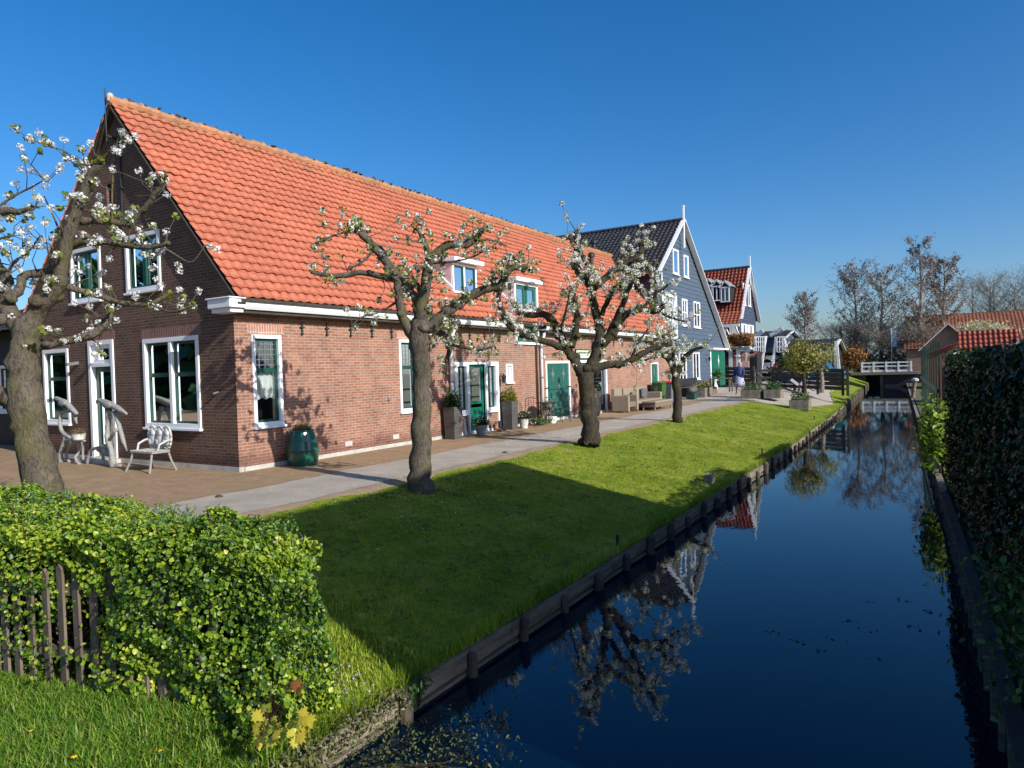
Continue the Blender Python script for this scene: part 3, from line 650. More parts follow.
m=MB(); m.bar((-11.9,GY-.0,1.55),(-11.9,GY-.12,1.52),.03,.03); obj('wall_hook',m,'grey_metal',H)
obj('loft_hatch',(lambda m:(rect(m,fy,-15.62,-15.3,5.35,6.2,-.08,-.05),m)[1])(MB()),'siding_black',H)
m=MB(); m.bar((-14.98,GY-.03,5.1),(-14.98,GY-.03,6.75),.035,.03); m.bar((-15.05,GY-.03,6.0),(-14.9,GY-.03,6.0),.03,.03); obj('wall_anchor',m,'iron',H)
# dormers
def slopez(x): return EZ+(x-EX)*(RZ-EZ)/(RX-EX)
def dormer(P,y0,y1,xf,z0,z1,label,ck='pinkish'):
    d=MB(); xb=RX+(RZ-z1)/((RZ-EZ)/(EX-RX)) ; zf=slopez(xf)
    for y,s in ((y0,-1),(y1,1)):
        d.add([(xf,y,zf-.1),(xf,y,z1),(xb-.05,y,z1),(xf,y+s*.02,zf-.1),(xf,y+s*.02,z1),(xb-.05,y+s*.02,z1)],[(0,1,2),(5,4,3),(0,3,4,1),(1,4,5,2),(2,5,3,0)])
    dm=obj('dormer',d,ck,P); dm['label']=label
    m=MB()
    m.add([(xf+.22,y0-.12,z1+.0),(xf+.22,y1+.12,z1),(xb-.15,y1+.12,z1+.06),(xb-.15,y0-.12,z1+.06),(xf+.22,y0-.12,z1+.13),(xf+.22,y1+.12,z1+.13),(xb-.15,y1+.12,z1+.16),(xb-.15,y0-.12,z1+.16)],
      [(0,3,2,1),(4,5,6,7),(0,1,5,4),(1,2,6,5),(2,3,7,6),(3,0,4,7)]); obj('dormer_roof',m,'white',dm,bevel=.01)
    m=MB()
    for y in (y0-.035,y1+.035): m.bar((xf+.05,y,zf+.04),(xb-.1,y,z1+.03),.05,.13)
    m.bar((xf+.04,y0-.06,zf-.0),(xf+.04,y1+.06,zf-.0),.14,.06); obj('flashing',m,'white',dm)
    return dm
fd=FX(-11.6)
dm=dormer(H,15.68,16.92,-11.66,3.98,4.93,'low dormer with two blue-reflecting window panes')
m=MB(); rect(m,fd,15.68,16.92,3.9,4.93,-.08,-.05); 
window(dm,FX(-11.66),15.70,16.90,4.02,4.92,ft=.07,sash='green_paint',mull=[16.28],rec=.0)
fl=FX(FXX+.02)
dm=dormer(H,18.5,19.92,FXX,2.66,4.62,'tall loft door with green shutters cutting through the gutter')
m=frame(MB(),fl,18.46,19.96,2.62,4.62,.09,-.08,.05,bt=.08); rect(m,fl,18.55,19.87,3.22,3.30,-.06,.04); fr=obj('loft_frame',m,'white',dm)
m=frame(MB(),fl,18.56,19.2,3.3,4.52,.11,-.05,0); frame(m,fl,19.22,19.86,3.3,4.52,.11,-.05,0); rect(m,fl,18.56,19.86,2.71,3.21,-.05,-.01); dr=obj('loft_door',m,'door_green',fr)
m=MB(); rect(m,fl,18.66,19.1,3.4,4.42,-.035,-.03); rect(m,fl,19.32,19.76,3.4,4.42,-.035,-.03); obj('pane',m,'glass',dr)
m=MB(); rect(m,fl,18.66,19.1,3.4,4.42,-.10,-.08); rect(m,fl,19.32,19.76,3.4,4.42,-.10,-.08); obj('blind',m,'blind',dr)
m=MB(); m.tube([(FXX+.25,19.1,4.9),(FXX+.3,19.15,5.0)],.06,8); obj('floodlight',MB().ell((FXX+.28,19.2,4.60-.0),(.09,.14,.06),10,6),'grey_metal',dm)
# roof windows and vents
def roofpt(y,x,off): 
    n=Vector((RZ-EZ,0,EX-RX)).normalized(); return Vector((x,y,slopez(x)))+n*off
def roofwin(y,x,w,l,opened,label):
    d=Vector((RX-EX,0,RZ-EZ)).normalized(); n=Vector((RZ-EZ,0,EX-RX)).normalized(); c=roofpt(y,x,.06)
    def fn(a,b,dd): return tuple(c+Vector((0,a,0))+d*b+n*dd)
    m=frame(MB(),fn,-w/2,w/2,-l/2,l/2,.05,-.05,.05); f=obj('skylight',m,'lead',H); f['label']=label
    m=MB(); 
    if opened:
        t=math.radians(30)
        def fo(a,b,dd): return tuple(c+Vector((0,a,0))+d*(l/2-(l/2-b)*math.cos(t)-dd*0)+n*(.06+(l/2-b)*math.sin(t)+dd))
        rect(m,fo,-w/2,w/2,-l/2,l/2,0,.03); obj('pane',m,'lead',f)
    else:
        rect(m,fn,-w/2+.04,w/2-.04,-l/2+.04,l/2-.04,.0,.03); obj('pane',m,'glass',f)
p=at_d(378,258,1)
roofwin(13.6,-12.45,.36,.5,True,'small tilted roof window behind the nearer pear tree'); roofwin(21.5,-13.2,.5,.6,True,'open roof hatch above the loft door')
c=roofpt(30.3,-14.1,0); m=MB(); m.lathe([(.10,-.2),(.10,.35),(.17,.36),(.17,.5),(.08,.58),(0,.6)],tuple(c),12); obj('vent_pipe',m,'iron',H,smooth=False)
m=MB(); m.lathe([(.10,-.2),(.10,.3),(.19,.32),(.19,.42),(.06,.5),(0,.5)],(RX+.0,YE-.6,RZ+.1),12); obj('vent_pipe',m,'iron',H)

# low dark outbuilding at the left
A=thing('shed',(-22,10,0),'dark wooden outbuilding with a white-silled window behind the leaning tree trunk','shed')
fs=FY(9.4); m=wall(MB(),fs,[(-28,0),(-19.65,0),(-19.65,3.4),(-28,3.4)],[(-24.2,-20.9,1.0,2.4)]); obj('wall',m,'siding_black',A)
window(A,fs,-24.2,-20.9,1.0,2.4,ft=.09,mull=[-22.5],sash='siding_black')
tiles((-28,8.9,3.35),(1,0,0),(0,3.2,1.3),8.3,3.4,.24,.3,'tile_dark',A,seed=8)
m=MB().box(-28,-19.7,12.0,12.2,0,4.5); m.box(-28.1,-28,9.4,13,0,4); obj('rear_wall',m,'siding_black',A)
# ---------------------------------------------------------------- blue clapboard house
def siding(fn,outline,z0,z1,rh,mat,parent,name='siding',th=.022):
    m=MB(); z=z0
    while z<z1:
        zt=min(z+rh,z1)
        poly=list(outline)
        poly=clip(poly,0,-1,-z); poly=clip(poly,0,1,zt)
        if len(poly)>=3:
            zs=[p[1] for p in poly]; lo,hi=min(zs),max(zs)
            f=lambda a,b,d,lo=z,hi=zt:fn(a,b,d+th*(1-(b-lo)/(hi-lo+1e-9)))
            n=len(poly); m.add([f(a,b,.004) for a,b in poly],[tuple(range(n))])
            bl=sorted([p for p in poly if p[1]<z+1e-6])
            if len(bl)>=2: m.add([fn(bl[0][0],z,th+.004),fn(bl[-1][0],z,th+.004),fn(bl[-1][0],z,0),fn(bl[0][0],z,0)],[(0,1,2,3)])
        z=zt
    return obj(name,m,mat,parent)
def simple_window(P,fn,a0,a1,b0,b1,ft=.09,mull=0,tran=None,pane='glass',label=None,sill=True):
    m=frame(MB(),fn,a0,a1,b0,b1,ft,.0,.07)
    if tran: rect(m,fn,a0+ft,a1-ft,tran-.03,tran+.03,.0,.06)
    if mull: rect(m,fn,(a0+a1)/2-.03,(a0+a1)/2+.03,b0+ft,b1-ft,.0,.062)
    if sill: rect(m,fn,a0-.06,a1+.06,b0-.05,b0-.002,.0,.11)
    f=obj('window',m,'white',P)
    if label: f['label']=label
    m=MB(); rect(m,fn,a0+ft,a1-ft,b0+ft,b1-ft,.036,.04); obj('pane',m,pane,f)
    m=MB(); rect(m,fn,a0+ft,a1-ft,b0+ft,b1-ft,.028,.031); obj('curtain' if random.random()<.5 else 'blind',m,random.choice(['curtain','blind','interior']),f)
    return f
BX=-12.0
B=thing('wooden_house',(-18,40,.3),'slate blue clapboard house with white verge boards and a dark pantile roof','house')
fb=FX(BX); gs=.772; AY,AZ=37.35,9.68; by0=33.5; by1=46.3; ze0=AZ-gs*(AY-by0); ze1=AZ-gs*(by1-AY)
bo=[(by0,.1),(by1,.1),(by1,ze1),(AY,AZ),(by0,ze0)]
m=wall(MB(),fb,bo,[]); m.add([(BX,by0,.1),(-27,by0,.1),(-27,by0,ze0),(BX,by0,ze0)],[(0,3,2,1)]); m.add([(BX,by1,.1),(-27,by1,.1),(-27,by1,ze1),(BX,by1,ze1)],[(0,1,2,3)])
m.add([(-27,by0,.1),(-27,by1,.1),(-27,by1,ze1),(-27,AY,AZ),(-27,by0,ze0)],[(0,4,3,2,1)]); obj('wall',m,'siding_navy',B)
siding(fb,bo,.75,AZ,.235,'siding_blue',B)
siding(lambda a,b,d:(a,by0-d,b),[(-27,.1),(BX,.1),(BX,ze0),(-27,ze0)],3,ze0,.235,'siding_black',B)  # shaded side of the blue house, its shade put in as black siding
m=MB(); rect(m,fb,by0,by1,.0,.72,.0,.02); obj('brick_plinth',m,'brick_long',B)
ln=math.hypot(AY-by0+.25,(AY-by0+.25)*gs)
rf=tiles((BX+.18,by0-.3,AZ-gs*(AY-by0+.3)+.12),(-1,0,0),(0,1,gs),15.2,math.hypot(1,gs)*(AY-by0+.3),.26,.31,'tile_dark',B,seed=21,amp=.04)
tiles((-27.1,by1+.25,AZ-gs*(by1-AY+.25)+.12),(1,0,0),(0,-1,gs),15.2,math.hypot(1,gs)*(by1-AY+.25),.26,.31,'tile_dark',rf,name='far_slope',seed=22,per=3)
m=MB(); x=BX+.18
while x>-27: m.tube([(x,AY,AZ+.17),(x-.30,AY,AZ+.15),(x-.38,AY,AZ+.18)],[.11,.115,.125],8); x-=.36
obj('ridge_tiles',m,'tile_dark',rf)
m=MB(); m.bar((BX+.22,by0-.35,AZ-gs*(AY-by0+.35)+.10),(BX+.22,AY,AZ+.14),.05,.3,up=(1,0,0)); m.bar((BX+.22,by1+.3,AZ-gs*(by1-AY+.3)+.10),(BX+.22,AY,AZ+.14),.05,.3,up=(1,0,0))
obj('verge_board',m,'white',B)
m=MB().box(BX+.22,BX+.30,AY-.06,AY+.06,AZ-1.4,AZ+.85); m.box(BX+.2,BX+.32,AY-.09,AY+.09,AZ+.85,AZ+.92); obj('finial',m,'white',B)
for a0,a1,b0,b1 in ((36.0,36.95,6.75,8.1),(37.85,38.7,6.75,8.0)): simple_window(B,fb,a0,a1,b0,b1)
for a0,a1,b0,b1 in ((37.35,38.3,4.0,5.5),(39.5,40.75,3.98,5.5)): simple_window(B,fb,a0,a1,b0,b1,mull=1,tran=4.75)
for a0,a1,b0,b1 in ((35.2,36.15,.95,2.53),(36.65,37.9,.95,2.53),(39.1,40.4,.95,2.53)): simple_window(B,fb,a0,a1,b0,b1,mull=1)
m=frame(MB(),fb,34.0,36.3,3.25,5.55,.12,.0,.12); rect(m,fb,35.1,35.2,3.3,5.5,.0,.11); bw=obj('balcony_window',m,'white',B); bw['label']='white framed upper opening with a diagonal brace above the brick eave'
m=MB(); rect(m,fb,34.12,36.18,3.37,5.43,.02,.03); obj('pane',m,'glass',bw); m=MB(); m.bar(fb(35.25,3.4,.09),fb(36.15,5.4,.09),.06,.10); m.bar(fb(34.15,5.4,.09),fb(35.05,3.4,.09),.06,.10); obj('brace',m,'white',bw)
m=MB(); rect(m,fb,34.15,35.05,3.4,5.4,.04,.06); obj('shutter',m,'blind',bw)
m=MB(); rect(m,fb,42.8,46.1,.25,2.72,.0,.03); rect(m,fb,42.6,46.3,2.72,2.82,.0,.3); fr=obj('door_frame',m,'white',B)
m=MB()
for k in range(14): a=43.0+k*.215; rect(m,fb,a+.004,a+.211,.38,2.62,.03,.07)
dr=obj('door',m,'blue_door_green',fr); m=MB(); s=[(0,.42),(.05,.1),(.14,0),(.05,-.1),(0,-.42),(-.05,-.1),(-.14,0),(-.05,.1)]; m.prism([(44.5+a,2.0+b) for a,b in s][::-1],fb,.07,.085); obj('star_cutout',m,'white',dr)
m=MB(); rect(m,fb,43.0,44.5,1.45,1.49,.07,.08); obj('hinge',m,'iron',dr)
m=MB(); m.tube([fb(42.0,2.35,0),fb(42.0,2.4,.2)],.015,6); l=lantern(B,fb(42.0,2.0,.2)); obj('bracket',m,'iron',l)
obj('downpipe',MB().tube([(BX+.1,34.0,6.6),(BX+.1,34.0,5.2),(BX+.1,34.1,3.3)],.04,8),'white',B)
m=MB(); m.bar((BX+.1,by0-.35,ze0-.2),(-27,by0-.35,ze0-.2),.13,.12); obj('gutter',m,'rust',B)
# ---------------------------------------------------------------- navy house with red roof
N=thing('gabled_house',(-16,53,.35),'dark navy wooden house with a red tile roof and three small white dormers','house')
nY,nZ=53.0,8.85; n0,n1=50.4,55.7; nzE=5.35; fn_=FX(-12.0); ns=(nZ-nzE)/(nY-n0)
no=[(n0,.3),(n1+.05,.3),(n1+.05,nzE-.1),(nY,nZ),(n0,nzE)]
m=wall(MB(),fn_,no,[]); m.add([(-12,n0,.3),(-22,n0,.3),(-22,n0,nzE),(-12,n0,nzE)],[(0,3,2,1)]); m.add([(-22,n0,.3),(-22,n1,.3),(-22,n1,nzE),(-22,nY,nZ),(-22,n0,nzE)],[(0,4,3,2,1)]); obj('wall',m,'siding_black',N)
siding(fn_,no,.6,nZ,.23,'siding_navy',N)
rf=tiles((-11.8,n0-.3,nzE-ns*.3+.1),(-1,0,0),(0,1,ns),10.4,math.hypot(1,ns)*(nY-n0+.3),.27,.33,'tile_red',N,amp=.05,seed=31)
tiles((-22.2,n1+.3,nzE-ns*.3+.1),(1,0,0),(0,-1,ns),10.4,math.hypot(1,ns)*(n1+.3-nY),.27,.33,'tile_red',rf,name='far_slope',per=3,seed=32)
m=MB(); m.bar((-11.75,n0-.35,nzE-ns*.35+.08),(-11.75,nY,nZ+.12),.05,.24,up=(1,0,0)); m.bar((-11.75,n1+.35,nzE-ns*.35+.08),(-11.75,nY,nZ+.12),.05,.24,up=(1,0,0)); obj('verge_board',m,'white',N)
m=MB().box(-11.75,-11.67,nY-.06,nY+.06,nZ-1.2,nZ+.95); obj('finial',m,'white',N)
m=MB().box(-22.1,-11.7,nY-.1,nY+.1,nZ+.08,nZ+.2); obj('ridge_tiles',m,'tile_dark',rf)
# lower skirt roof on white brackets, with dormers over it
m=tiles((-11.75,n0-1.1,nzE-.75),(-1,0,0),(0,1.0,.85),10.3,1.5,.27,.3,'tile_orange',N,name='skirt_roof',seed=33)
m=MB().box(-22,-11.7,n0-1.2,n0-1.08,nzE-.95,nzE-.76)
for k in range(14): x=-12.0-k*.7; m.bar((x,n0-1.08,nzE-.9),(x,n0-.01,nzE-1.5),.08,.1)
obj('eave_brackets',m,'white',N)
for k in range(3):
    y=n0-.15; x=X(725-k*8.3,290,y); z=Z(718-k*6,282-k*1.2,y)-1.2; fd=FY(y); m=MB(); hw=.36
    m.box(x-hw,x+hw,y,y+1.3,z-.35,z+.82); m.add([(x-hw-.06,y,z+.82),(x+hw+.06,y,z+.82),(x,y,z+1.2),(x-hw-.06,y+1.3,z+.82),(x+hw+.06,y+1.3,z+.82),(x,y+1.3,z+1.2)],[(0,1,2),(5,4,3),(0,3,4,1)])
    d=obj('dormer',m,'siding_black',N)
    m=MB(); m.bar((x-hw-.08,y-.06,z+.8),(x,y-.06,z+1.22),.08,.12); m.bar((x+hw+.08,y-.06,z+.8),(x,y-.06,z+1.22),.08,.12); obj('dormer_verge',m,'white',d)
    m=MB(); m.add([(x-hw-.12,y-.1,z+.82),(x,y-.1,z+1.3),(x,y+1.4,z+1.3),(x-hw-.12,y+1.4,z+.82)],[(0,1,2,3)]); m.add([(x+hw+.12,y-.1,z+.82),(x,y-.1,z+1.3),(x,y+1.4,z+1.3),(x+hw+.12,y+1.4,z+.82)],[(3,2,1,0)]); obj('dormer_roof',m,'lead',d)
    simple_window(d,fd,x-hw+.04,x+hw-.04,z-.3,z+.8,ft=.08,sill=False,mull=1)
fs=FY(n0)
for c in (X(725,330,n0),X(713.5,330,n0)):
    simple_window(N,fs,c-.42,c+.42,2.9,4.5)
    for s in (-1,1): m=MB(); rect(m,fs,c+s*.68-.22,c+s*.68+.22,2.85,4.5,.0,.05); obj('shutter',m,'white',N)
for a0,a1,b0,b1 in ((51.7,52.45,6.1,7.7),(53.3,54.05,6.1,7.7)): 
    simple_window(N,fn_,a0,a1,b0,b1)
for c in (51.9,54.0):
    simple_window(N,fn_,c-.4,c+.4,2.9,4.7)
    for s in (-1,1): m=MB(); rect(m,fn_,c+s*.68-.22,c+s*.68+.22,2.85,4.7,.0,.05); obj('shutter',m,'white',N)
for y in (n0+.5,n1-.6): m=MB(); rect(m,fn_,y,y+.2,4.6,5.1,.0,.05); 
# porch with white posts, brick screen and a trained brown hedge on top
P=thing('porch',(-13,47.5,.35),'low porch with white posts and pinkish brick panels between the two wooden houses','porch')
a=at_y(722,372,47.6); 
for px in (722.5,731,738.5):
    q=at_y(px,372,47.6); m=MB().box(q[0]-.11,q[0]+.11,47.5,47.7,.35,2.75); obj('post',m,'white',P)
q0=at_y(726,372,47.75)[0]; q1=at_y(749,372,47.75)[0]; m=MB().box(at_y(732,372,47.75)[0],q1,47.8,47.9,.35,2.6); obj('brick_panel',m,'brick_far',P)
m=MB().box(at_y(719,372,47.6)[0],q1+.2,47.4,47.8,2.75,2.9); obj('beam',m,'white_dirty',P)
m=MB().box(at_y(719,372,49)[0],q1+.4,48.4,49.9,.35,2.6); obj('dark_room',m,'siding_black',P)
# ---------------------------------------------------------------- trained hedge above the porch
def leafbox(x0,x1,y0,y1,z0,z1,n,size,mat,name,label,cat,shell=.12,asp=.6,bumpy=.06,core='wood_dark',group=None,rot=None,rf=None,leafname='leaves'):
    """a clipped hedge: leaves through an outer shell of a box, over a core of dark twigs"""
    t=thing(name,((x0+x1)/2,(y0+y1)/2,z0),label,cat,group)
    A=np.array([(y1-y0)*(z1-z0)]*2+[(x1-x0)*(z1-z0)]*2+[(x1-x0)*(y1-y0)*1.0]); f=RNG.choice(5,n,p=A/A.sum()); u=RNG.random((n,3)); d=np.abs(RNG.normal(size=n))*shell
    P_=np.stack([x0+(x1-x0)*u[:,0],y0+(y1-y0)*u[:,1],z0+(z1-z0)*u[:,2]],1); N_=np.zeros((n,3))
    for k,(ax,val,s) in enumerate(((0,x0,-1),(0,x1,1),(1,y0,-1),(1,y1,1),(2,z1,1))):
        q=f==k; P_[q,ax]=val-s*d[q]; N_[q,ax]=s
    w=np.sin(P_[:,0]*3.1+1)*np.sin(P_[:,1]*2.7)*np.sin(P_[:,2]*4.1+2)+.6*np.sin(P_[:,0]*9+P_[:,2]*7)*np.sin(P_[:,1]*8)
    P_+=N_*(w*bumpy)[:,None]
    N_=N_+RNG.normal(size=(n,3))*.55; N_[:,2]+=.35
    r=.45+.18*w+RNG.normal(size=n)*.22
    if rf is not None: r=rf(P_,r)
    leafobj(leafname,P_,N_,size*RNG.uniform(.6,1.25,n),mat,t,asp,r)
    i=shell*1.8
    m=MB().box(x0+i,x1-i,y0+i,y1-i,z0,z1-i); obj('twigs',m,core,t)
    return t
xa=at_y(719,350,47.3)[0]; xb=at_y(752,350,47.3)[0]
leafbox(xa,xb,46.9,48.3,2.95,3.75,1500,.16,'copper_leaf','climbing_plant','brown clipped climber growing along the top of the porch beam','climber',core='wood_dark',bumpy=.1)
# ---------------------------------------------------------------- far white timber structure, stalls, houses
D=thing('drawbridge',(-9.5,54.2,.4),'white timber drawbridge frame with lattice panels and leaning posts behind the dark fence','drawbridge')
def Q(px,py,y): return tuple(at_y(px,py,y))
for a,b in (((766,336),(761,372)),((776,337),(772,372)),((744,339),(743.5,353)),((754,337),(754,356)),((785,341),(787.5,352)),((783,338),(784,356))):
    p,q=Q(*a,54.2),Q(*b,54.2); m=MB().bar(p,q,.15,.18); obj('post',m,'white',D)
def lattice(px0,px1,py0,py1,nx,nz,y):
    m=MB()
    for k in range(nx+1): x=px0+(px1-px0)*k/nx; m.bar(Q(x,py0,y),Q(x,py1,y),.06,.07)
    for k in range(nz+1): z=py0+(py1-py0)*k/nz; m.bar(Q(px0,z,y+.02),Q(px1,z-.3,y+.02),.06,.07)
    obj('lattice_panel',m,'white',D)
lattice(742,752,338.5,346,3,1,54.1); lattice(754,765,337,352,5,3,54.1); lattice(777,785,337,352,3,3,54.1)
m=MB(); m.bar(Q(741,347,54.1),Q(754,346.5,54.1),.16,.16); obj('deck_beam',m,'siding_navy',D)
def farhouse(name,label,x0,x1,y0,y1,ze,zr,ridge,wmat,tmat,over=.25,tw=.3,white=True,group=None,seed=50,cat='house',base=.2,vw=.26):
    t=thing(name,((x0+x1)/2,(y0+y1)/2,base),label,cat,group); m=MB(); cx,cy=(x0+x1)/2,(y0+y1)/2
    if ridge=='x':
        m.box(x0,x1,y0,y1,base,ze); m.add([(x0,y0,ze),(x0,y1,ze),(x0,cy,zr),(x1,y0,ze),(x1,y1,ze),(x1,cy,zr)],[(0,2,1),(3,4,5)]); obj('wall',m,wmat,t)
        s=(zr-ze)/(cy-y0); L=math.hypot(1,s)*(cy-y0+over)
        r=tiles((x0-over,y0-over,ze-s*over+.06),(1,0,0),(0,1,s),x1-x0+2*over,L,tw,tw*1.15,tmat,t,seed=seed,per=4,amp=.045); tiles((x1+over,y1+over,ze-s*over+.06),(-1,0,0),(0,-1,s),x1-x0+2*over,L,tw*2,tw*2,tmat,r,name='far_slope',per=2,seed=seed)
        if white:
            m=MB()
            for x in (x0-over-.03,x1+over+.03):
                for y in (y0-over,y1+over): m.bar((x,y,ze-s*over+.02),(x,cy,zr+.05),.05,.26,up=(1,0,0))
            obj('verge_board',m,'white' if white is True else white,t)
        obj('ridge_tiles',MB().box(x0-over,x1+over,cy-.09,cy+.09,zr+.04,zr+.15),tmat,r)
    else:
        m.box(x0,x1,y0,y1,base,ze); m.add([(x0,y0,ze),(x1,y0,ze),(cx,y0,zr),(x0,y1,ze),(x1,y1,ze),(cx,y1,zr)],[(0,1,2),(4,3,5)]); obj('wall',m,wmat,t)
        s=(zr-ze)/(cx-x0); L=math.hypot(1,s)*(cx-x0+over)
        r=tiles((x0-over,y1+over,ze-s*over+.06),(0,-1,0),(1,0,s),y1-y0+2*over,L,tw,tw*1.15,tmat,t,seed=seed,per=4); tiles((x1+over,y0-over,ze-s*over+.06),(0,1,0),(-1,0,s),y1-y0+2*over,L,tw,tw*1.15,tmat,r,name='far_slope',per=3,seed=seed)
        if white:
            m=MB()
            for y in (y0-over-.03,y1+over+.03):
                for x in (x0-over,x1+over): m.bar((x,y,ze-s*over+.02),(cx,y,zr+.05),.05,vw,up=(0,1,0))
            obj('verge_board',m,'white' if white is True else white,t)
    return t
y=72.; t=farhouse('grey_roofed_house','grey shingled house with slanting white verge boards far behind the drawbridge',X(752,340,y)-1,X(777,340,y)+.5,y,y+9,Z(765,339,y),Z(765,331,y),'x','siding_blue','tile_dark')
m=MB(); m.bar(Q(770,335,y-.4),Q(783,329,y-.4),.3,.45); m.bar(Q(756,336,y-.4),Q(763,331,y-.4),.3,.4); obj('roof_edge',m,'white',t)
y=66.; t=farhouse('black_barn','long low black wooden barn with a dark roof behind the young green trees',X(786,350,y),X(831,350,y),y,y+8,Z(800,351,y),Z(800,340.5,y),'x','siding_black','tile_dark',white=True)
fy2=FY(y-.01)
for px in (827,):
    m=MB(); a0,a1=X(px-3,350,y),X(px+8,350,y); rect(m,fy2,a0,a1,.5,Z(px,350,y),.02,.10); fr=obj('white_door_panel',m,'white',t)
    m=MB(); 
    for k in range(3):
        q=a0+(a1-a0)*(k+.2)/3; rect(m,fy2,q,q+(a1-a0)*.18,1.2,2.3,.10,.12)
    obj('pane',m,'siding_navy',fr)
m=MB(); m.bar(Q(836,341,y-.3),Q(839,372,y-.3),.25,.25); obj('corner_board',m,'white',t)
# orange roofed big building on the right
y=75.; t=farhouse('tiled_barn','large barn with a broad faded orange tile roof behind the bare trees',X(906,330,y),X(1075,330,y),y,y+14,Z(960,347,y),Z(960,315,y+7),'x','brick_far','tile_oldorange',white=False,seed=61,cat='barn',base=-.6)
# small dark brick house with white verge
y=60.; xa,xb=X(921,350,y),X(977,350,y)
t=farhouse('small_brick_house','small dark brick house on the right bank whose gable has thick white verge boards',xa,xb,y,y+5,Z(922,349,y),Z(949,324.5,y),'y','brick_far','tile_oldorange',over=.15,seed=62,base=-.6,vw=.5)
y2=41.; x0,x1=X(958,340,y2),X(1022,340,y2)
t=thing('tiled_outhouse',((x0+x1)/2,y2+1,-.06),'low outhouse with a bright red pantile roof above the tall dark hedge','outhouse')
m=MB().box(x0+.1,x1-.1,y2+.25,y2+2.3,-.6,Z(990,354,y2)); obj('wall',m,'brick_far',t)
za,zb=Z(985,353,y2),Z(985,330.5,y2+1.4)
tiles((x0,y2,za),(1,0,0),(0,1.4,zb-za),x1-x0,math.hypot(1.4,zb-za),.22,.33,'tile_red',t,seed=63,amp=.04); tiles((x1,y2+2.8,za),(-1,0,0),(0,-1.4,zb-za),x1-x0,math.hypot(1.4,zb-za),.17,.3,'tile_red',t,name='far_slope',per=3)
t=thing('lean_to',(X(942,360,39.5),39.5,-.06),'grey lean-to with a thin strip of red roof tiles beside the tall hedge','lean-to')
m=MB(); a,b=Q(928.5,355,39.5),Q(958,345,39.5); m.prism([(a[0],-.6),(b[0],-.6),(b[0],b[2]),(a[0],a[2])],FY(39.5),-1.2,0); obj('wall',m,'rust',t)
m=MB(); m.bar((a[0]-.05,39.4,a[2]+.03),(b[0]+.03,39.4,b[2]+.03),.14,.11); 
for k in range(14):
    u=k/13; m.ell((a[0]+(b[0]-a[0])*u,39.33,a[2]+(b[2]-a[2])*u+.09),(.045,.12,.045),6,4)
obj('roof_tiles',m,'tile_red',t)
t=farhouse('black_gabled_shed','black shed with a blue-white verge board at the right edge',1.45,4.6,16.5,19.5,Z(1000,353,16.5)+.02,Z(1000,353,16.5)+1.2,'y','siding_black','tile_dark',over=.1,seed=64,cat='shed',base=-.6)
m=MB(); p=Q(1003,352,16.3); m.tube([p,Q(1008,350,16.3),Q(1011,346,16.3),Q(1019,341,16.3)],.03,8); obj('gutter_pipe',m,'white_dirty',t)
# the house that shades the lawn (stands on the right bank beside the camera)
farhouse('bank_house','steep roofed brick house on the right bank that shades the lawn',3.5,10.3,3.05,8.75,2.9,7.55,'y','brick_far','tile_oldorange',over=.15,seed=65,base=-.6)
# ---------------------------------------------------------------- canal footbridge
y=74.; G=thing('footbridge',(-4,y,.6),'white railed footbridge over dark abutments at the end of the canal','footbridge')
xl,xr=X(862,371,y),X(911,371,y); zt=Z(887,362,y); zd=Z(887,372,y)
m=MB().box(xl-1,xr+.6,y,y+2.2,zd-.25,zd); obj('deck',m,'wood_bank',G)
for yy_ in (y+.05,y+2.1):
    for k in range(5): x=xl+(xr-xl)*[0,.24,.5,.75,1][k]; obj('post',MB().box(x-.07,x+.07,yy_-.07,yy_+.07,zd,zt+.04),'white',G)
    for zc in (zt-.05,(zt+zd)/2+.08): obj('rail',MB().box(xl-.1,xr+.1,yy_-.05,yy_+.05,zc-.06,zc+.06),'white',G)
    obj('kick_board',MB().box(xl-.1,xr+.1,yy_-.03,yy_+.03,zd+.02,zd+.2),'white',G)
obj('abutment',MB().box(xr-2.2,xr+1.5,y+.3,y+3,-1.4,zd-.25),'siding_black',G)
obj('abutment',MB().box(xl-2,xl+.3,y+.3,y+3,-1.4,zd-.25),'siding_black',G)
obj('pile',MB().box(xl+1.5,xl+1.85,y+.5,y+.9,-1.4,zd-.25),'wood_weathered',G)
obj('weir_wall',MB().box(xl,xr,y+2.6,y+2.8,-1.4,zd-.26),'siding_black',G)
p=at_d(913,383,40); hx,hy=float(p[0]),float(p[1])
t=thing('mooring_post',(hx,hy,-.6),'leaning grey mooring post with a pale cap at the green fence','post')
m=MB(); a=Q(912,405,hy); b=Q(915,380,hy); m.tube([a,b],[.12,.10],8,knob=.1); obj('pole',m,'wood_weathered',t); m=MB(); m.ell(tuple(b),(.2,.2,.13),8,5); obj('cap',m,'stone',t)
# green slatted fence on the right bank
t=thing('slatted_fence',(-.3,24,-.05),'tall green painted slatted fence along the right bank beyond the hedge','fence')
for k in range(11):
    y=19.+k*1.4; x=float(edgeR(y))+.18; ht=2.42+.08*math.sin(k); obj('slat',MB().box(x-.015,x+.015,y-.03,y+.03,-.55,ht-.25),'green_paint',t)
for z in (.35,1.0): obj('rail',MB().bar((float(edgeR(19))+.15,19,z),(float(edgeR(33))+.15,33,z),.05,.09),'green_paint',t)
obj('end_post',MB().box(float(edgeR(18.7))+.22,float(edgeR(18.7))+.29,18.6,18.67,-.6,1.75),'wood_weathered',t)
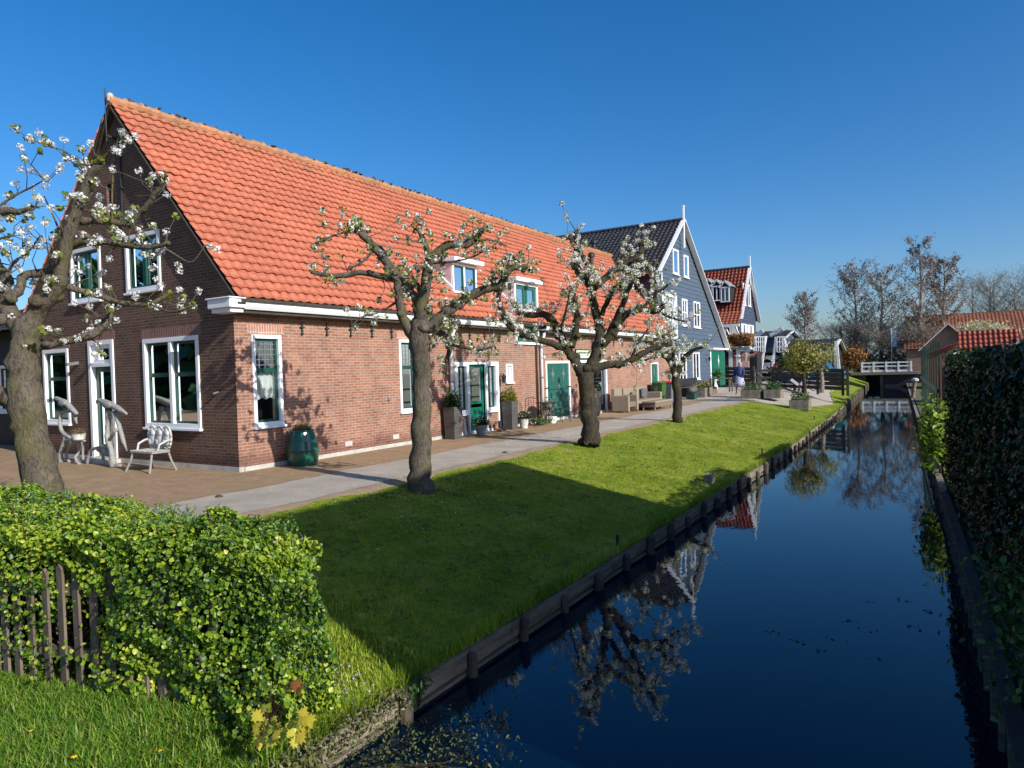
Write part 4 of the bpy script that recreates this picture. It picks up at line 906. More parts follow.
# ---------------------------------------------------------------- dark board fence with gate
F0=Vector((-10.9,44.2,.35)); F1=Vector((-3.85,39.6,.12)); fd_=(F1-F0)
t=thing('board_fence',tuple(F0),'dark stained horizontal board fence with a gate closing off the paved yard','fence')
def fpt(u,z,off=0): 
    n=Vector((fd_.y,-fd_.x,0)).normalized(); return F0+fd_*u+Vector((0,0,z))+n*off
for u0,u1 in ((-.08,.2),(.38,.95)):
    for k in range(5): obj('board',MB().bar(fpt(u0,.18+k*.235,.03*(k%2)),fpt(u1,.18+k*.235,.03*(k%2)),.03,.205),'wood_dark',t)
for u in (-.08,.2,.38,.57,.76,.95,.985): obj('post',MB().bar(fpt(u,-.2),fpt(u,1.30),.13,.13),'wood_dark',t)
for k in range(5): obj('cross_board',MB().bar(fpt(.95,.15+k*.26,-.06),fpt(.985,.15+k*.26,-.06),.04,.09),'wood_weathered',t)
g=MB(); 
for k in (0,1,2): g.bar(fpt(.21,.2+k*.42),fpt(.37,.2+k*.42),.04,.13)
g.bar(fpt(.21,.15),fpt(.21,1.1),.08,.08); g.bar(fpt(.37,.15),fpt(.37,1.1),.08,.08); g.bar(fpt(.21,1.05,.03),fpt(.37,.2,.03),.04,.10); gate=obj('gate',g,'wood_bank',t)
# ---------------------------------------------------------------- trees
def smooth_path(pts,rad,n=4,wob=.0,rnd=random):
    P=[Vector(p) for p in pts]; out=[];ro=[]
    for i in range(len(P)-1):
        p0=P[max(i-1,0)];p1=P[i];p2=P[i+1];p3=P[min(i+2,len(P)-1)]
        for k in range(n):
            t=k/n; q=.5*((2*p1)+(p2-p0)*t+(2*p0-5*p1+4*p2-p3)*t*t+(3*p1-p0-3*p2+p3)*t*t*t)
            r=rad[i]*(1-t)+rad[i+1]*t; out.append(q+Vector((rnd.gauss(0,1),rnd.gauss(0,1),rnd.gauss(0,1)))*wob*r); ro.append(r*(1+rnd.uniform(-.06,.08)) if wob else r)
    out.append(P[-1]); ro.append(rad[-1]); return out,ro
def flower_mesh(C,rad,nper,size,name,mat,parent):
    """clusters of small blossoms: petals scattered over little balls"""
    n=len(C)*nper; c=np.repeat(np.array(C),nper,0); d=unit(RNG.normal(size=(n,3)))*(RNG.random((n,1))**.4)*rad; P=c+d
    N=d+RNG.normal(size=(n,3))*rad*.3; return leafobj(name,P,N,size*RNG.uniform(.7,1.2,n),mat,parent,.95,None,.12)
def pear(name,label,D,limbs,trunk_i,base,nclus,seed,twl=(.12,.45),leafy=.4,dens=None,barkm='bark_dark',fl_size=.032,dd=.35,crad=.055,group=None,kn=.32):
    """limbs measured as (px,py,radius px) with their own depths around the trunk"""
    rnd=random.Random(seed); t=thing(name,base,label,'pear tree',group); k=D/FPX
    tr=MB(); tw=MB(); tips=[]; allp=[]
    for li,L in enumerate(limbs):
        off=rnd.uniform(-dd,dd) if li not in trunk_i else 0; pts=[];rad=[]
        st=L[0][3] if len(L[0])>3 else 0
        for j,pt in enumerate(L):
            u=j/max(1,len(L)-1); pts.append(at_d(pt[0],pt[1],D+st+off*u)); rad.append(pt[2]*k)
        rad=[q*(.80 if li in trunk_i else .72) for q in rad]; o,r=smooth_path(pts,rad,4,.10,rnd); tr.tube(o,r,11,knob=kn*.45,rnd=rnd)
        if li in trunk_i: 
            continue
        # knuckles
        for q in range(len(o)//5):
            i=rnd.randrange(len(o)); tr.ell(tuple(o[i]+Vector((rnd.gauss(0,1),rnd.gauss(0,1),rnd.gauss(0,1)))*r[i]*.5),(r[i]*.95,r[i]*.95,r[i]*.8),7,5)
        for i,(p,rr) in enumerate(zip(o,r)): allp.append((p,rr,i/len(o)))
    W=[(.25+u)*(dens(p) if dens else 1) for p,rr,u in allp]
    for q in range(nclus):
        p,rr,u=rnd.choices(allp,W)[0]
        d=Vector((rnd.gauss(0,1),rnd.gauss(0,1),rnd.gauss(.35,.8))).normalized(); L=rnd.uniform(*twl)*(1 if rnd.random()<.9 else 1.8)
        e=p+d*L+Vector((0,0,L*.15)); m_=p+d*L*.5+Vector((rnd.gauss(0,1),rnd.gauss(0,1),rnd.gauss(0,1)))*L*.12
        tw.tube([p,m_,e],[max(.005,min(rr*.35,.012)),.005,.003],5)
        tips.append(e); 
        if rnd.random()<.5: tips.append(m_+Vector((rnd.gauss(0,1),rnd.gauss(0,1),rnd.gauss(0,1)))*.04)
    obj('trunk',tr,barkm,t,smooth=True); obj('twigs',tw,barkm,t)
    T=np.array([tuple(x) for x in tips]); fl=T[RNG.random(len(T))<.8]
    flower_mesh(fl,crad,25,fl_size*1.05,'blossom','blossom',t); flower_mesh(T[RNG.random(len(T))<leafy],crad*1.2,9,.05,'leaves','young_leaf',t)
    return t
# the nearer pear tree in the lawn
L1=[[(421,494,18),(420,478,14.5),(420,455,12.5),(422,425,12),(422,395,11.3),(421,365,11.8),(419,340,13),(421,322,12)],
    [(421,325,10),(421,310,9.5),(425,290,7.5),(428,268,7),(430,258,6)],
    [(429,262,5),(425,243,4),(419,231,3.5),(414,227,2.5)],[(430,262,6),(441,249,6),(452,244,5.5),(466,245,5),(476,238,5),(482,229,3.5)],
    [(425,307,7.5),(412,294,6.5),(401,280,6.5),(388,264,6),(376,250,5.5),(363,235,5),(352,226,3)],
    [(412,335,8),(403,318,7),(400,302,6),(398,287,5.5),(396,276,5)],[(402,281,5),(382,276,4.5),(360,273,4),(340,276,4),(325,275,3),(311,272,2)],
    [(428,330,9),(440,317,7.5),(452,308,7),(468,298,6.5),(485,289,6),(500,286,5.5),(505,276,5),(511,268,5),(523,267,4.5),(533,271,3)],
    [(430,333,6),(440,328,4.5),(450,326,4),(460,322,3)],[(432,330,6),(443,333,4.8),(451,341,4.2),(449,352,3.6),(446,362,2.5)],
    [(450,344,2.5),(466,348,2),(480,350,1.5),(493,346,1)],[(422,300,4),(418,285,2.5),(412,275,1.5)],[(376,248,2.5),(362,262,1.5),(346,270,1)],
    [(430,262,3),(450,262,1.5),(470,258,1),(482,252,1)],[(400,300,2),(380,312,1.2),(360,318,1),(350,330,.8)],[(476,240,2),(492,240,1.2),(507,246,1)],[(356,232,2),(345,232,1.2),(318,242,1)]]
pear('pear_tree','knotty pear tree with a scarred trunk and sparse white blossom nearest the lawn shadow',10.95,L1,(0,),tuple(at_z(420,486)),200,3,group='pear trees in the lawn',leafy=1.0,barkm='bark_grey')
L2=[[(590,447,14),(590,430,11),(588,408,10),(586,388,9.5),(586,372,10)],
    [(582,374,8),(574,360,6.5),(566,348,6),(560,334,5.5),(554,322,5),(546,315,4.5),(534,315,4),(521,314,3.5),(514,308,2.5)],
    [(569,352,6),(558,346,5),(545,342,4.5),(530,336,4.5),(516,331,4.5),(507,322,4.2),(502,310,3.8),(498,296,3.3),(505,285,2.5)],
    [(572,348,5),(576,330,5),(577,315,4.5),(575,302,3.5),(574,292,2)],
    [(590,370,8.5),(596,352,7.5),(599,336,6),(598,322,5.5),(594,305,5.5),(591,290,5.5),(586,280,5),(578,271,5),(574,262,5),(577,248,4.5),(576,231,4)],
    [(583,256,4),(589,268,3.5),(592,282,4)],
    [(594,288,4.5),(608,276,4.5),(621,266,4.5),(634,259,4.5),(642,251,4.2),(640,243,3)],
    [(601,315,4),(608,300,3.5),(612,291,3.5),(621,285,3),(632,287,2)],
    [(602,345,6),(614,332,5.5),(622,318,5),(630,312,5),(643,309,5),(656,311,4.5),(664,305,3)],
    [(607,338,5),(617,318,4.5),(624,302,4),(628,290,3),(634,280,2)],
    [(592,370,7),(603,366,5.5),(616,364,4.5),(630,361,4.5),(645,352,4.5),(660,346,4),(672,344,3)],
    [(642,309,2.5),(655,295,2),(668,285,1.5)],[(656,311,2),(672,318,1.5),(688,322,1)],[(630,362,2),(640,340,1.5),(652,325,1)],[(560,332,2),(566,310,1.5),(570,290,1)],[(634,259,2),(648,268,1.3),(655,285,1)]]
def dn2(p):
    return 1.0
pear('pear_tree','tallest pear tree thick with white blossom in front of the green stable door',16.3,L2,(0,),tuple(at_z(590,444)),500,5,twl=(.1,.5),group='pear trees in the lawn',leafy=.6,crad=.068,fl_size=.036,dd=.7)
L3=[[(677,423,7),(677,408,5.5),(677,392,5),(676,378,5.5)],[(676,380,5),(671,362,4.5),(662,352,4.5),(652,346,4),(643,342,3)],[(676,378,4),(672,362,3.5),(674,345,3),(670,332,2)],[(677,376,3.5),(684,358,3),(694,350,2.5),(704,347,1.5)],[(665,354,3),(655,356,2.2),(645,360,1.5)],[(662,350,2),(664,338,2),(658,330,1.5)]]
pear('pear_tree','small pear tree with a dark forked trunk beside the wheelie bins',22.2,L3,(0,),tuple(at_z(677,421)),120,8,twl=(.1,.5),group='pear trees in the lawn',leafy=1,crad=.08,fl_size=.045,dd=.5)
L0=[[(60,560,25),(51,520,22),(43,488,20.5),(34,450,19.5),(27,415,20.5),(24,378,18.5),(26,348,17),(30,322,15)],
    [(28,325,15),(44,302,11),(58,286,10),(63,268,8),(66,245,7.5),(74,218,7),(82,195,6),(90,176,5.5),(99,164,4)],
    [(22,330,13),(10,312,11),(4,292,9),(6,278,8),(-8,262,7),(-30,250,6)],[(8,300,7),(20,288,6),(24,276,6),(42,273,6),(58,268,6)],
    [(66,250,5),(78,243,5.5),(94,241,5),(114,243,4.5),(134,246,4),(152,247,3.5),(169,243,3)],[(75,222,5),(92,221,5),(112,222,4.2),(128,224,3.8)],
    [(128,226,4),(138,214,4),(148,205,4),(156,192,3.5),(166,184,2.5)],[(60,285,5),(78,290,4.5),(100,296,4),(124,303,3.5),(148,304,3),(166,296,2.5)],
    [(30,348,6),(48,345,5.5),(66,341,5.5),(88,336,6),(102,328,5.5),(109,314,5),(114,302,3.5)],[(24,402,13),(8,398,11),(-6,392,9)],
    [(-30,215,5),(-8,214,5.5),(8,211,5.5),(18,212,4),(30,208,2)],[(-8,212,2),(14,196,1.5),(30,188,1),(44,180,.8)],[(90,180,2.5),(78,162,1.5),(62,150,1),(44,146,.8)],[(66,245,2),(55,220,1.2),(44,196,.8)],
    [(99,164,2),(110,150,1.2),(118,140,.8)],[(114,243,1.5),(112,210,1.3),(113,175,1)],[(6,278,3),(14,262,2),(28,252,1.2),(40,236,1)],[(-10,262,3),(-2,240,1.5),(14,236,1)],[(160,245,1.5),(176,255,1.2),(192,262,1),(205,245,.7)],[(150,304,1.5),(172,312,1.2),(196,305,1)]]
pear('pear_tree','large leaning pear tree with a thick grey trunk in front of the brick gable',7.5,L0,(0,9),tuple(at_d(52,590,7.5)),190,12,twl=(.08,.38),group='pear trees in the lawn',leafy=.3,barkm='bark_grey',crad=.045,fl_size=.026,dd=.5,kn=.2)
# bare and budding trees far off
def slimtree(name,label,cat,px,ybase,ypx_top,y,wpx,n,mat,seed,z0=.1,group=None,leafn=2500,lsize=.16,stems=1,up=1.0,topw=.35,barkm='bark_pale'):
    rnd=random.Random(seed); x=X(px,ypx_top,y); h=Z(px,ypx_top,y)-z0; t=thing(name,(X(px,360,y),y,z0),label,cat,group); wid=wpx*y/FPX/2*1.25
    m=MB(); x0=X(px,360,y); ends=[]
    m2=MB()
    for s in range(stems):
        ox=(s-(stems-1)/2)*wid*.5; pts=[(x0+ox*.2,y,z0-.3)]; 
        for k in range(1,7): u=k/6; pts.append((x0+ox*min(1,u*2)+rnd.gauss(0,.12)*u+(x-x0)*u,y+rnd.gauss(0,.2),z0+h*u*.97*(1 if s==0 else rnd.uniform(.85,1))))
        m.tube(pts,[.22*(1-u*.92)*h/12+.02 for u in np.linspace(0,1,7)],7)
        for q in range(n):
            u=rnd.uniform(.14,.97); i=min(int(u*6),5); f=u*6-i; p=Vector(pts[i]).lerp(Vector(pts[i+1]),f)
            a=rnd.uniform(0,2*PI); env=wid*(1-abs(u-.42)*(1.0 if u<.42 else (1-topw)/.58))*rnd.uniform(.5,1.1); d=Vector((math.cos(a)*env,math.sin(a)*env,env*up*rnd.uniform(.5,1.6)))
            if p.z+d.z>z0+h: d.z=max(.1,z0+h-p.z)
            mid=p+d*.5+Vector((0,0,-.12*env)); e=p+d; m2.tube([p,mid,e],[.035*(1-u)+.018,.02,.008],4)
            ends.append((p+d*.3,mid)); ends.append((mid,e))
            for w_ in range(7):
                b=mid.lerp(e,rnd.random()); d2=Vector((rnd.gauss(0,1),rnd.gauss(0,1),rnd.gauss(.9,.6)))*env*.22; m2.tube([b,b+d2],[.014,.006],3); ends.append((b,b+d2))
    obj('trunk',m,barkm,t,smooth=True); obj('branches',m2,barkm,t)
    leafn=int(leafn*2.1); lsize*=.78
    if leafn:
        E=[rnd.choice(ends) for _ in range(leafn)]; P_=np.array([tuple(a.lerp(b,rnd.random()**.7)) for a,b in E])+RNG.normal(size=(leafn,3))*.09
        V,F=quads(P_,lsize*RNG.uniform(.5,1.2,leafn)); npobj('crown',V,F,mat,t,RNG.random(leafn))
    return t
slimtree('budding_tree','narrow grey-brown budding tree beyond the black barn','tree',806,375,292,70,34,60,'catkin_grey',1,leafn=2200,lsize=.15,group='budding trees beyond the canal')
slimtree('budding_tree','left tree of the close pair of budding trees left of the footbridge','tree',856,375,264,80,44,80,'bud_brown',2,leafn=3200,lsize=.16,group='budding trees beyond the canal')
slimtree('budding_tree','right tree of the close pair of budding trees left of the footbridge','tree',881,375,266,82,42,75,'bud_brown',3,leafn=2400,lsize=.16,group='budding trees beyond the canal')
slimtree('budding_tree','tallest brown budding tree behind the footbridge and the green fence','tree',920,375,239,78,38,85,'bud_brown',4,leafn=3200,lsize=.17,group='budding trees beyond the canal')
slimtree('budding_tree','broad reddish budding tree rising in front of the large tiled barn','tree',943,375,258,80,40,80,'bud_brown',5,leafn=3400,lsize=.17,group='budding trees beyond the canal')
slimtree('bare_tree','small bare grey tree above the pale flowering bush','tree',984,375,281,110,44,70,'catkin_grey',6,leafn=900,lsize=.12,stems=2,group='bare trees on the horizon')
slimtree('bare_tree','bare spreading tree at the right edge of the sky','tree',1016,375,272,105,56,90,'catkin_grey',7,leafn=500,lsize=.1,stems=3,group='bare trees on the horizon')
slimtree('low_bush','bare low bush behind the left end of the footbridge','bush',866,372,325,79,60,70,'catkin_grey',8,leafn=1500,lsize=.12,stems=3,group='bushes behind the footbridge')
slimtree('low_bush','bare brown bush behind the right end of the footbridge','bush',915,372,330,77,50,70,'bud_brown',9,leafn=1400,lsize=.12,stems=3,group='bushes behind the footbridge')
def blobtree(name,label,cat,px,pytop,pybot,y,wpx,mat,seed,n=2500,ls=.14,trunk=True,z0=.1,group=None,tpx=None,barkm='bark_dark'):
    rnd=random.Random(seed); x=X(px,pytop,y); zt,zb=Z(px,pytop,y),Z(px,pybot,y); w=wpx*y/FPX/2; t=thing(name,(X(px,365,y),y,z0),label,cat,group)
    C=[];rg=np.random.default_rng(seed)
    for k in range(26):
        d=rg.normal(size=3); d/=np.linalg.norm(d); C.append((x+d[0]*w*.68,y+d[1]*w*.6,(zt+zb)/2+d[2]*(zt-zb)*.36))
    C=np.array(C); idx=rg.integers(0,len(C),n); R_=w*.36; P_=C[idx]+rg.normal(size=(n,3))*np.array([R_,R_,min(R_,(zt-zb)*.2)])*.55
    N_=P_-np.array([x,y,(zt+zb)/2]); N_=unit(N_)+rg.normal(size=(n,3))*.6
    leafobj('crown',P_,N_,ls*rg.uniform(.6,1.3,n),mat,t,.65,np.clip(rg.random(n)*.7+.3*rg.random(len(C))[idx],0,1))
    m=MB()
    if trunk:
        r=.07+w*.03; m.tube([(x,y,z0-.1),(x+.02,y,(z0+zb)/2),(x-.03,y,zb+.2*(zt-zb))],[r*1.3,r,r*.7],8,knob=.2)
    for k in range(14):
        c=C[k]; m.tube([(x,y,zb+.1*(zt-zb)),((x+c[0])/2,(y+c[1])/2,(zb+c[2])/2+.1),tuple(c)],[.05,.03,.012],5)
    obj('trunk',m,barkm,t); return t
blobtree('young_tree','round yellow-green young tree growing out of the right-hand planter box','tree',803,339,376,33.4,36,'yellow_leaf',3,n=1500,ls=.11,z0=.2,group='young trees by the board fence')
blobtree('young_tree','paler young tree standing close against the board fence','tree',821,341,372,39.6,30,'yellow_leaf',4,n=700,ls=.11,z0=.2,group='young trees by the board fence',barkm='bark_pale')
blobtree('dark_shrub','dense dark evergreen shrub left of the young tree in the yard','shrub',788,352,380,46,26,'hedge_leaf',5,n=1400,ls=.13,z0=.3,trunk=False)
blobtree('copper_bush','orange-brown bush right of the black barn','bush',850,345,372,75,28,'copper_leaf',6,n=1500,ls=.2,trunk=False)
blobtree('flowering_tree','broad pale cream flowering tree in front of the tiled barn','tree',988,320,338,69,46,'cream_flower',7,n=3200,ls=.17,group=None)
blobtree('green_bush','low green bush in front of the footbridge trees','bush',893,352,368,84,50,'yellow_leaf',8,n=900,ls=.2,trunk=False)
# distant tree line / shrubs closing the horizon
def beltf():
    rg=np.random.default_rng(77); n=9000; t=rg.random(n); x=-60+110*t; y=128+rg.normal(size=n)*3; h=2.6+1.6*np.sin(x*.35)+1.0*np.sin(x*1.1+1); z=np.abs(rg.random(n))*np.maximum(h,1)
    V,F=quads(np.stack([x,y,z],1),rg.uniform(.3,.8,n)); return tag(npobj('distant_scrub',V,F,'bud_brown',None,rg.random(n)),'mass of distant brown scrub closing the horizon','scrub',kind='stuff')
beltf()
# ---------------------------------------------------------------- foreground ivy hedge and picket fence
def ivy_r(P_,r): 
    w=np.sin(P_[:,0]*2.3+P_[:,2]*3)*.5+np.sin(P_[:,0]*6.1+1)*np.sin(P_[:,2]*5.2)*.5
    return .44+.24*w+RNG.normal(size=len(r))*.27+.12*(P_[:,2]>.6)
T=thing('ivy_hedge',(-5.4,2.8,-.4),'bushy glossy green ivy and privet hedge smothering the picket fence in the foreground','hedge')
def shell(n,shellw,seed):
    rg=np.random.default_rng(seed); x0,x1,y0,y1,z0,z1=-11.4,-3.55,2.20,3.24,-.46,.74
    A=np.array([(y1-y0)*1.2,(x1-x0)*1.2,(x1-x0)*1.2*.25,(x1-x0)*(y1-y0)]); f=rg.choice(4,n,p=A/A.sum()); u=rg.random((n,3)); d=np.abs(rg.normal(size=n))*shellw
    P_=np.stack([x0+(x1-x0)*u[:,0],y0+(y1-y0)*u[:,1],z0+(z1-z0)*u[:,2]],1); N_=np.zeros((n,3))
    for k,(ax,val,s) in enumerate(((0,x1,1),(1,y0,-1),(1,y1,1),(2,z1,1))):
        q=f==k; P_[q,ax]=val-s*d[q]; N_[q,ax]=s
    w=np.sin(P_[:,0]*4.1+1)*np.sin(P_[:,1]*5.7+P_[:,2]*4.3)+.7*np.sin(P_[:,0]*11+P_[:,2]*9)*np.sin(P_[:,2]*13+P_[:,1]*8)
    P_+=N_*(w*.085)[:,None]; P_[:,1]+=np.where(f==1,-.06*np.clip((P_[:,0]+5.5)/1.4,0,1)*np.sin(np.clip(P_[:,2]+.42,0,1.2)/1.2*PI*.9),0)
    P_[:,1]+=.25*np.clip(P_[:,0]+5.9,0,2.4)*np.clip(1-(P_[:,1]-y0)/(y1-y0),0,1)
    # round the upper edges and the end
    k=np.clip((P_[:,2]-.57)/.24,0,1)*np.clip((P_[:,0]+3.98)/.42,0,1); P_[:,2]-=.12*k; P_[:,0]-=.06*k
    # left of the bare stretch the ivy only hangs from the top, so the pickets show
    bare=(f==1)&(P_[:,0]<-4.72); hang=.34+.17*np.sin(P_[:,0]*6.1)+.12*np.sin(P_[:,0]*14); strand=np.sin(P_[:,0]*7.9+2.3)>.6
    keep=~bare|(P_[:,2]>hang)|(strand&(rg.random(n)<.5))|(rg.random(n)<.10)
    N_=N_+rg.normal(size=(n,3))*.8+np.array([.35,0,.35]); return P_[keep],N_[keep],rg
P_,N_,rg=shell(84000,.055,1); leafobj('ivy_leaves',P_,N_,.033*rg.uniform(.55,1.35,len(P_)),'ivy',T,.95,ivy_r(P_,P_[:,0]),.22)
P_,N_,rg=shell(26000,.12,2); q=(P_[:,2]>.38)|(rg.random(len(P_))<.2); P_,N_=P_[q],N_[q]; P_[:,2]+=.02; leafobj('privet_leaves',P_,N_,.034*rg.uniform(.5,1.4,len(P_)),'bright_leaf',T,.5,None,.2)
m=MB(); rr=random.Random(4)
for k in range(420):
    x=rr.uniform(-11,-3.85); y=rr.uniform(2.5+.25*max(0,x+5.9),3.15); z=rr.uniform(-.5,-.1); q=[(x,y,z)]
    for s in range(5): q.append((q[-1][0]+rr.gauss(0,.06),q[-1][1]+rr.gauss(0,.05),q[-1][2]+rr.uniform(.06,.14)))
    m.tube(q,[.010,.009,.008,.006,.005,.003],4)
for k in range(150):
    x=rr.uniform(-11,-3.62); z=rr.uniform(.2,.82); q=[(x,rr.uniform(2.36+.22*max(0,x+5.9),3.1),z)]
    for s in range(4): q.append((q[-1][0]+rr.gauss(0,.05),q[-1][1]-rr.uniform(-.03,.04),q[-1][2]+rr.gauss(0,.05)))
    m.tube(q,[.005,.004,.004,.003,.002],4)
obj('twigs',m,'bark_grey',T)
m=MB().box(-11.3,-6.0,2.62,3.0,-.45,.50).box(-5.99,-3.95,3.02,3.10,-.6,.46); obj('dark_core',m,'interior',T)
# sprigs sticking up from the top
def sprigs(n,seed,parent):
    rg=np.random.default_rng(seed); Ps=[];Ns=[];m=MB()
    for k in range(n):
        x=rg.uniform(-11,-3.7); y=rg.uniform(2.4+.25*max(0,x+5.9),3.2); z=.75; d=np.array([rg.normal()*.3,rg.normal()*.3,1.]); d/=np.linalg.norm(d); L=rg.uniform(.04,.10)
        m.tube([(x,y,z),tuple(np.array([x,y,z])+d*L)],[.003,.002],3)
        for j in range(7): Ps.append(np.array([x,y,z])+d*L*(j+1)/7+rg.normal(size=3)*.012); Ns.append(rg.normal(size=3)+np.array([0,0,.6]))
    obj('sprig_stems',m,'door_green',parent)['kind']='stuff'; leafobj('sprig_leaves',np.array(Ps),np.array(Ns),.028*rg.uniform(.7,1.2,len(Ps)),'bright_leaf',parent,.5)
sprigs(420,9,T)
K=thing('picket_fence',(-6,2.4,-.4),'old grey wooden picket fence half hidden under the ivy at the lower left','fence')
x=-10.4; rr=random.Random(6)
while x<-4.0:
    h=.46+rr.uniform(-.06,.06); w_=.08; tl=rr.uniform(-.02,.02); m=MB(); z0_=-.5
    m.prism([(x,z0_),(x+w_,z0_),(x+w_+tl,h),(x+w_/2+tl,h+.04),(x+tl,h)],FY(2.26+.25*max(0,x+5.9)),-.018,0); obj('picket',m,'wood_fence',K); x+=.142+rr.uniform(-.008,.008)
for z in (-.18,.28): obj('rail',MB().box(-10.5,-5.9,2.282,2.32,z,z+.08).bar((-5.9,2.301,z+.04),(-3.95,2.79,z+.04),.035,.08),'wood_fence',K)
# ---------------------------------------------------------------- grass
def patch(x,y):
    return (np.sin(x*2.1+y*.7+1)*np.sin(y*1.3-x*.8)+.8*np.sin(x*5.3-y*2.9+2)*np.sin(y*4.1+x*3.3)+.6*np.sin(x*11+y*7)*np.sin(y*9.7-x*6+1)+.5*np.sin(x*23-y*17)*np.sin(y*21+x*13))/2.2
def blades(name,n,xf,hmin,hmax,wd,lean,mat,label,seed,zf=None,segs=1):
    rg=np.random.default_rng(seed); x,y=xf(rg,n)
    if name=='lawn_grass': q=patch(x,y)+rg.normal(size=len(x))*.14<.30; x,y=x[q],y[q]
    n=len(x); z=gz(x,y)+.005; h=rg.uniform(hmin,hmax,n); a=rg.random(n)*2*PI; ln=lean*h*rg.uniform(.2,1.2,n)
    b=np.stack([x,y,z],1); side=np.stack([np.cos(a),np.sin(a),0*a],1)*(wd*rg.uniform(.6,1.3,n)/2)[:,None]; d=np.stack([-np.sin(a),np.cos(a),0*a],1)*rg.choice([-1,1],n)[:,None]
    if segs==1:
        tip=b+d*ln[:,None]+np.stack([0*h,0*h,h],1); V=np.stack([b-side,b+side,tip],1).reshape(-1,3); F=np.arange(3*n).reshape(-1,3); r=np.clip(.45+.55*patch(y*.7,x*.7)+rg.normal(size=n)*.2,0,1)
    else:
        m_=b+d*(ln*.3)[:,None]+np.stack([0*h,0*h,h*.62],1); tip=b+d*ln[:,None]+np.stack([0*h,0*h,h*.93],1)
        V=np.stack([b-side,b+side,m_+side*.8,m_-side*.8,tip+side*.08,tip-side*.08],1).reshape(-1,3); i=np.arange(n)[:,None]*6; F=np.concatenate([i+np.array([[0,1,2,3]]),i+np.array([[3,2,4,5]])],1).reshape(-1,4); r=np.repeat(rg.random(n),2)
    return tag(npobj(name,V,F,mat,None,r),label,'grass',kind='stuff')
def area_lawn(rg,n):
    y=2.6+ (rg.random(n)**1.9)*31; x=-7.45+(edgeL(y)+.02+7.45)*rg.random(n); return x,y
blades('lawn_grass',230000,area_lawn,.018,.05,.007,.6,'lawn_blade','short mown grass covering the lawn',5)
def area_front(rg,n):
    x=-8.5+5.0*rg.random(n); y=.9+(1.38+.25*np.clip(x+5.9,0,2.4))*rg.random(n); return x,y
blades('long_grass',90000,area_front,.05,.16,.010,.9,'grass_blade','long fresh grass growing at the foot of the picket fence',6,segs=2)
def area_bank(rg,n):
    y=2.2+rg.random(n)*2.2; x=-3.53-1.0*rg.random(n)**1.5; return x,y
blades('bank_grass',12000,area_bank,.03,.08,.008,.9,'lawn_blade','rough grass on the crumbling bank beside the hedge',7,segs=2)
def area_edge(rg,n):
    y=3+rg.random(n)**1.7*60; x=edgeL(y)+.03-.12*rg.random(n); return x,y
blades('edge_grass',26000,area_edge,.04,.14,.008,.9,'lawn_blade','uncut grass tufts along the plank edge of the canal',8)
# ---------------------------------------------------------------- right bank planting
t=thing('laurel_hedge',(2,10,-.55),'tall dark laurel hedge filling the right bank in shade','hedge')
def rhedge(n,seed):
    rg=np.random.default_rng(seed); x0,x1,y0,y1,z1=.60,5.2,6.6,14.6,1.86
    f=rg.choice(3,n,p=[.42,.38,.20]); u=rg.random((n,3)); d=np.abs(rg.normal(size=n))*.09; P_=np.stack([x0+(x1-x0)*u[:,0]**1.3,y0+(y1-y0)*u[:,1],-.55+(z1+.55)*u[:,2]],1); N_=np.zeros((n,3))
    for k,(ax,val,sg) in enumerate(((0,x0,-1),(1,y0,-1),(2,z1,1))): q=f==k; P_[q,ax]=val-sg*d[q]; N_[q,ax]=sg
    w=np.sin(P_[:,0]*3.3+1)*np.sin(P_[:,1]*3.1)*np.sin(P_[:,2]*3.7+1)+.5*np.sin(P_[:,1]*9+P_[:,2]*8); P_+=N_*(w*.09)[:,None]
    P_[:,0]-=(P_[:,1]-6.6)*.058; N_+=rg.normal(size=(n,3))*.55; N_[:,2]+=.2; return P_,N_,rg
P_,N_,rg=rhedge(36000,21); leafobj('laurel_leaves',P_,N_,.085*rg.uniform(.55,1.3,len(P_)),'hedge_leaf',t,.5,None,.2)
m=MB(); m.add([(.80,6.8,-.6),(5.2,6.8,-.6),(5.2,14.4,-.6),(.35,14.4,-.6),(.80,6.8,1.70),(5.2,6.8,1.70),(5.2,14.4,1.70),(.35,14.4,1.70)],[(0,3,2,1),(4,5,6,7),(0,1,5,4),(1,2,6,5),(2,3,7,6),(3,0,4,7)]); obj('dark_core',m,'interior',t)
rr=random.Random(3); m=MB()
for k in range(160):
    y=rr.uniform(6.6,14.4); x=.65-(y-6.6)*.058+rr.uniform(-.02,.1); z=rr.uniform(-.02,1.5); m.tube([(x+.15,y,z),(x,y+rr.gauss(0,.1),z+.18),(x-.05,y+rr.gauss(0,.12),z+.38)],[.012,.008,.004],4)
obj('twigs',m,'bark_dark',t)
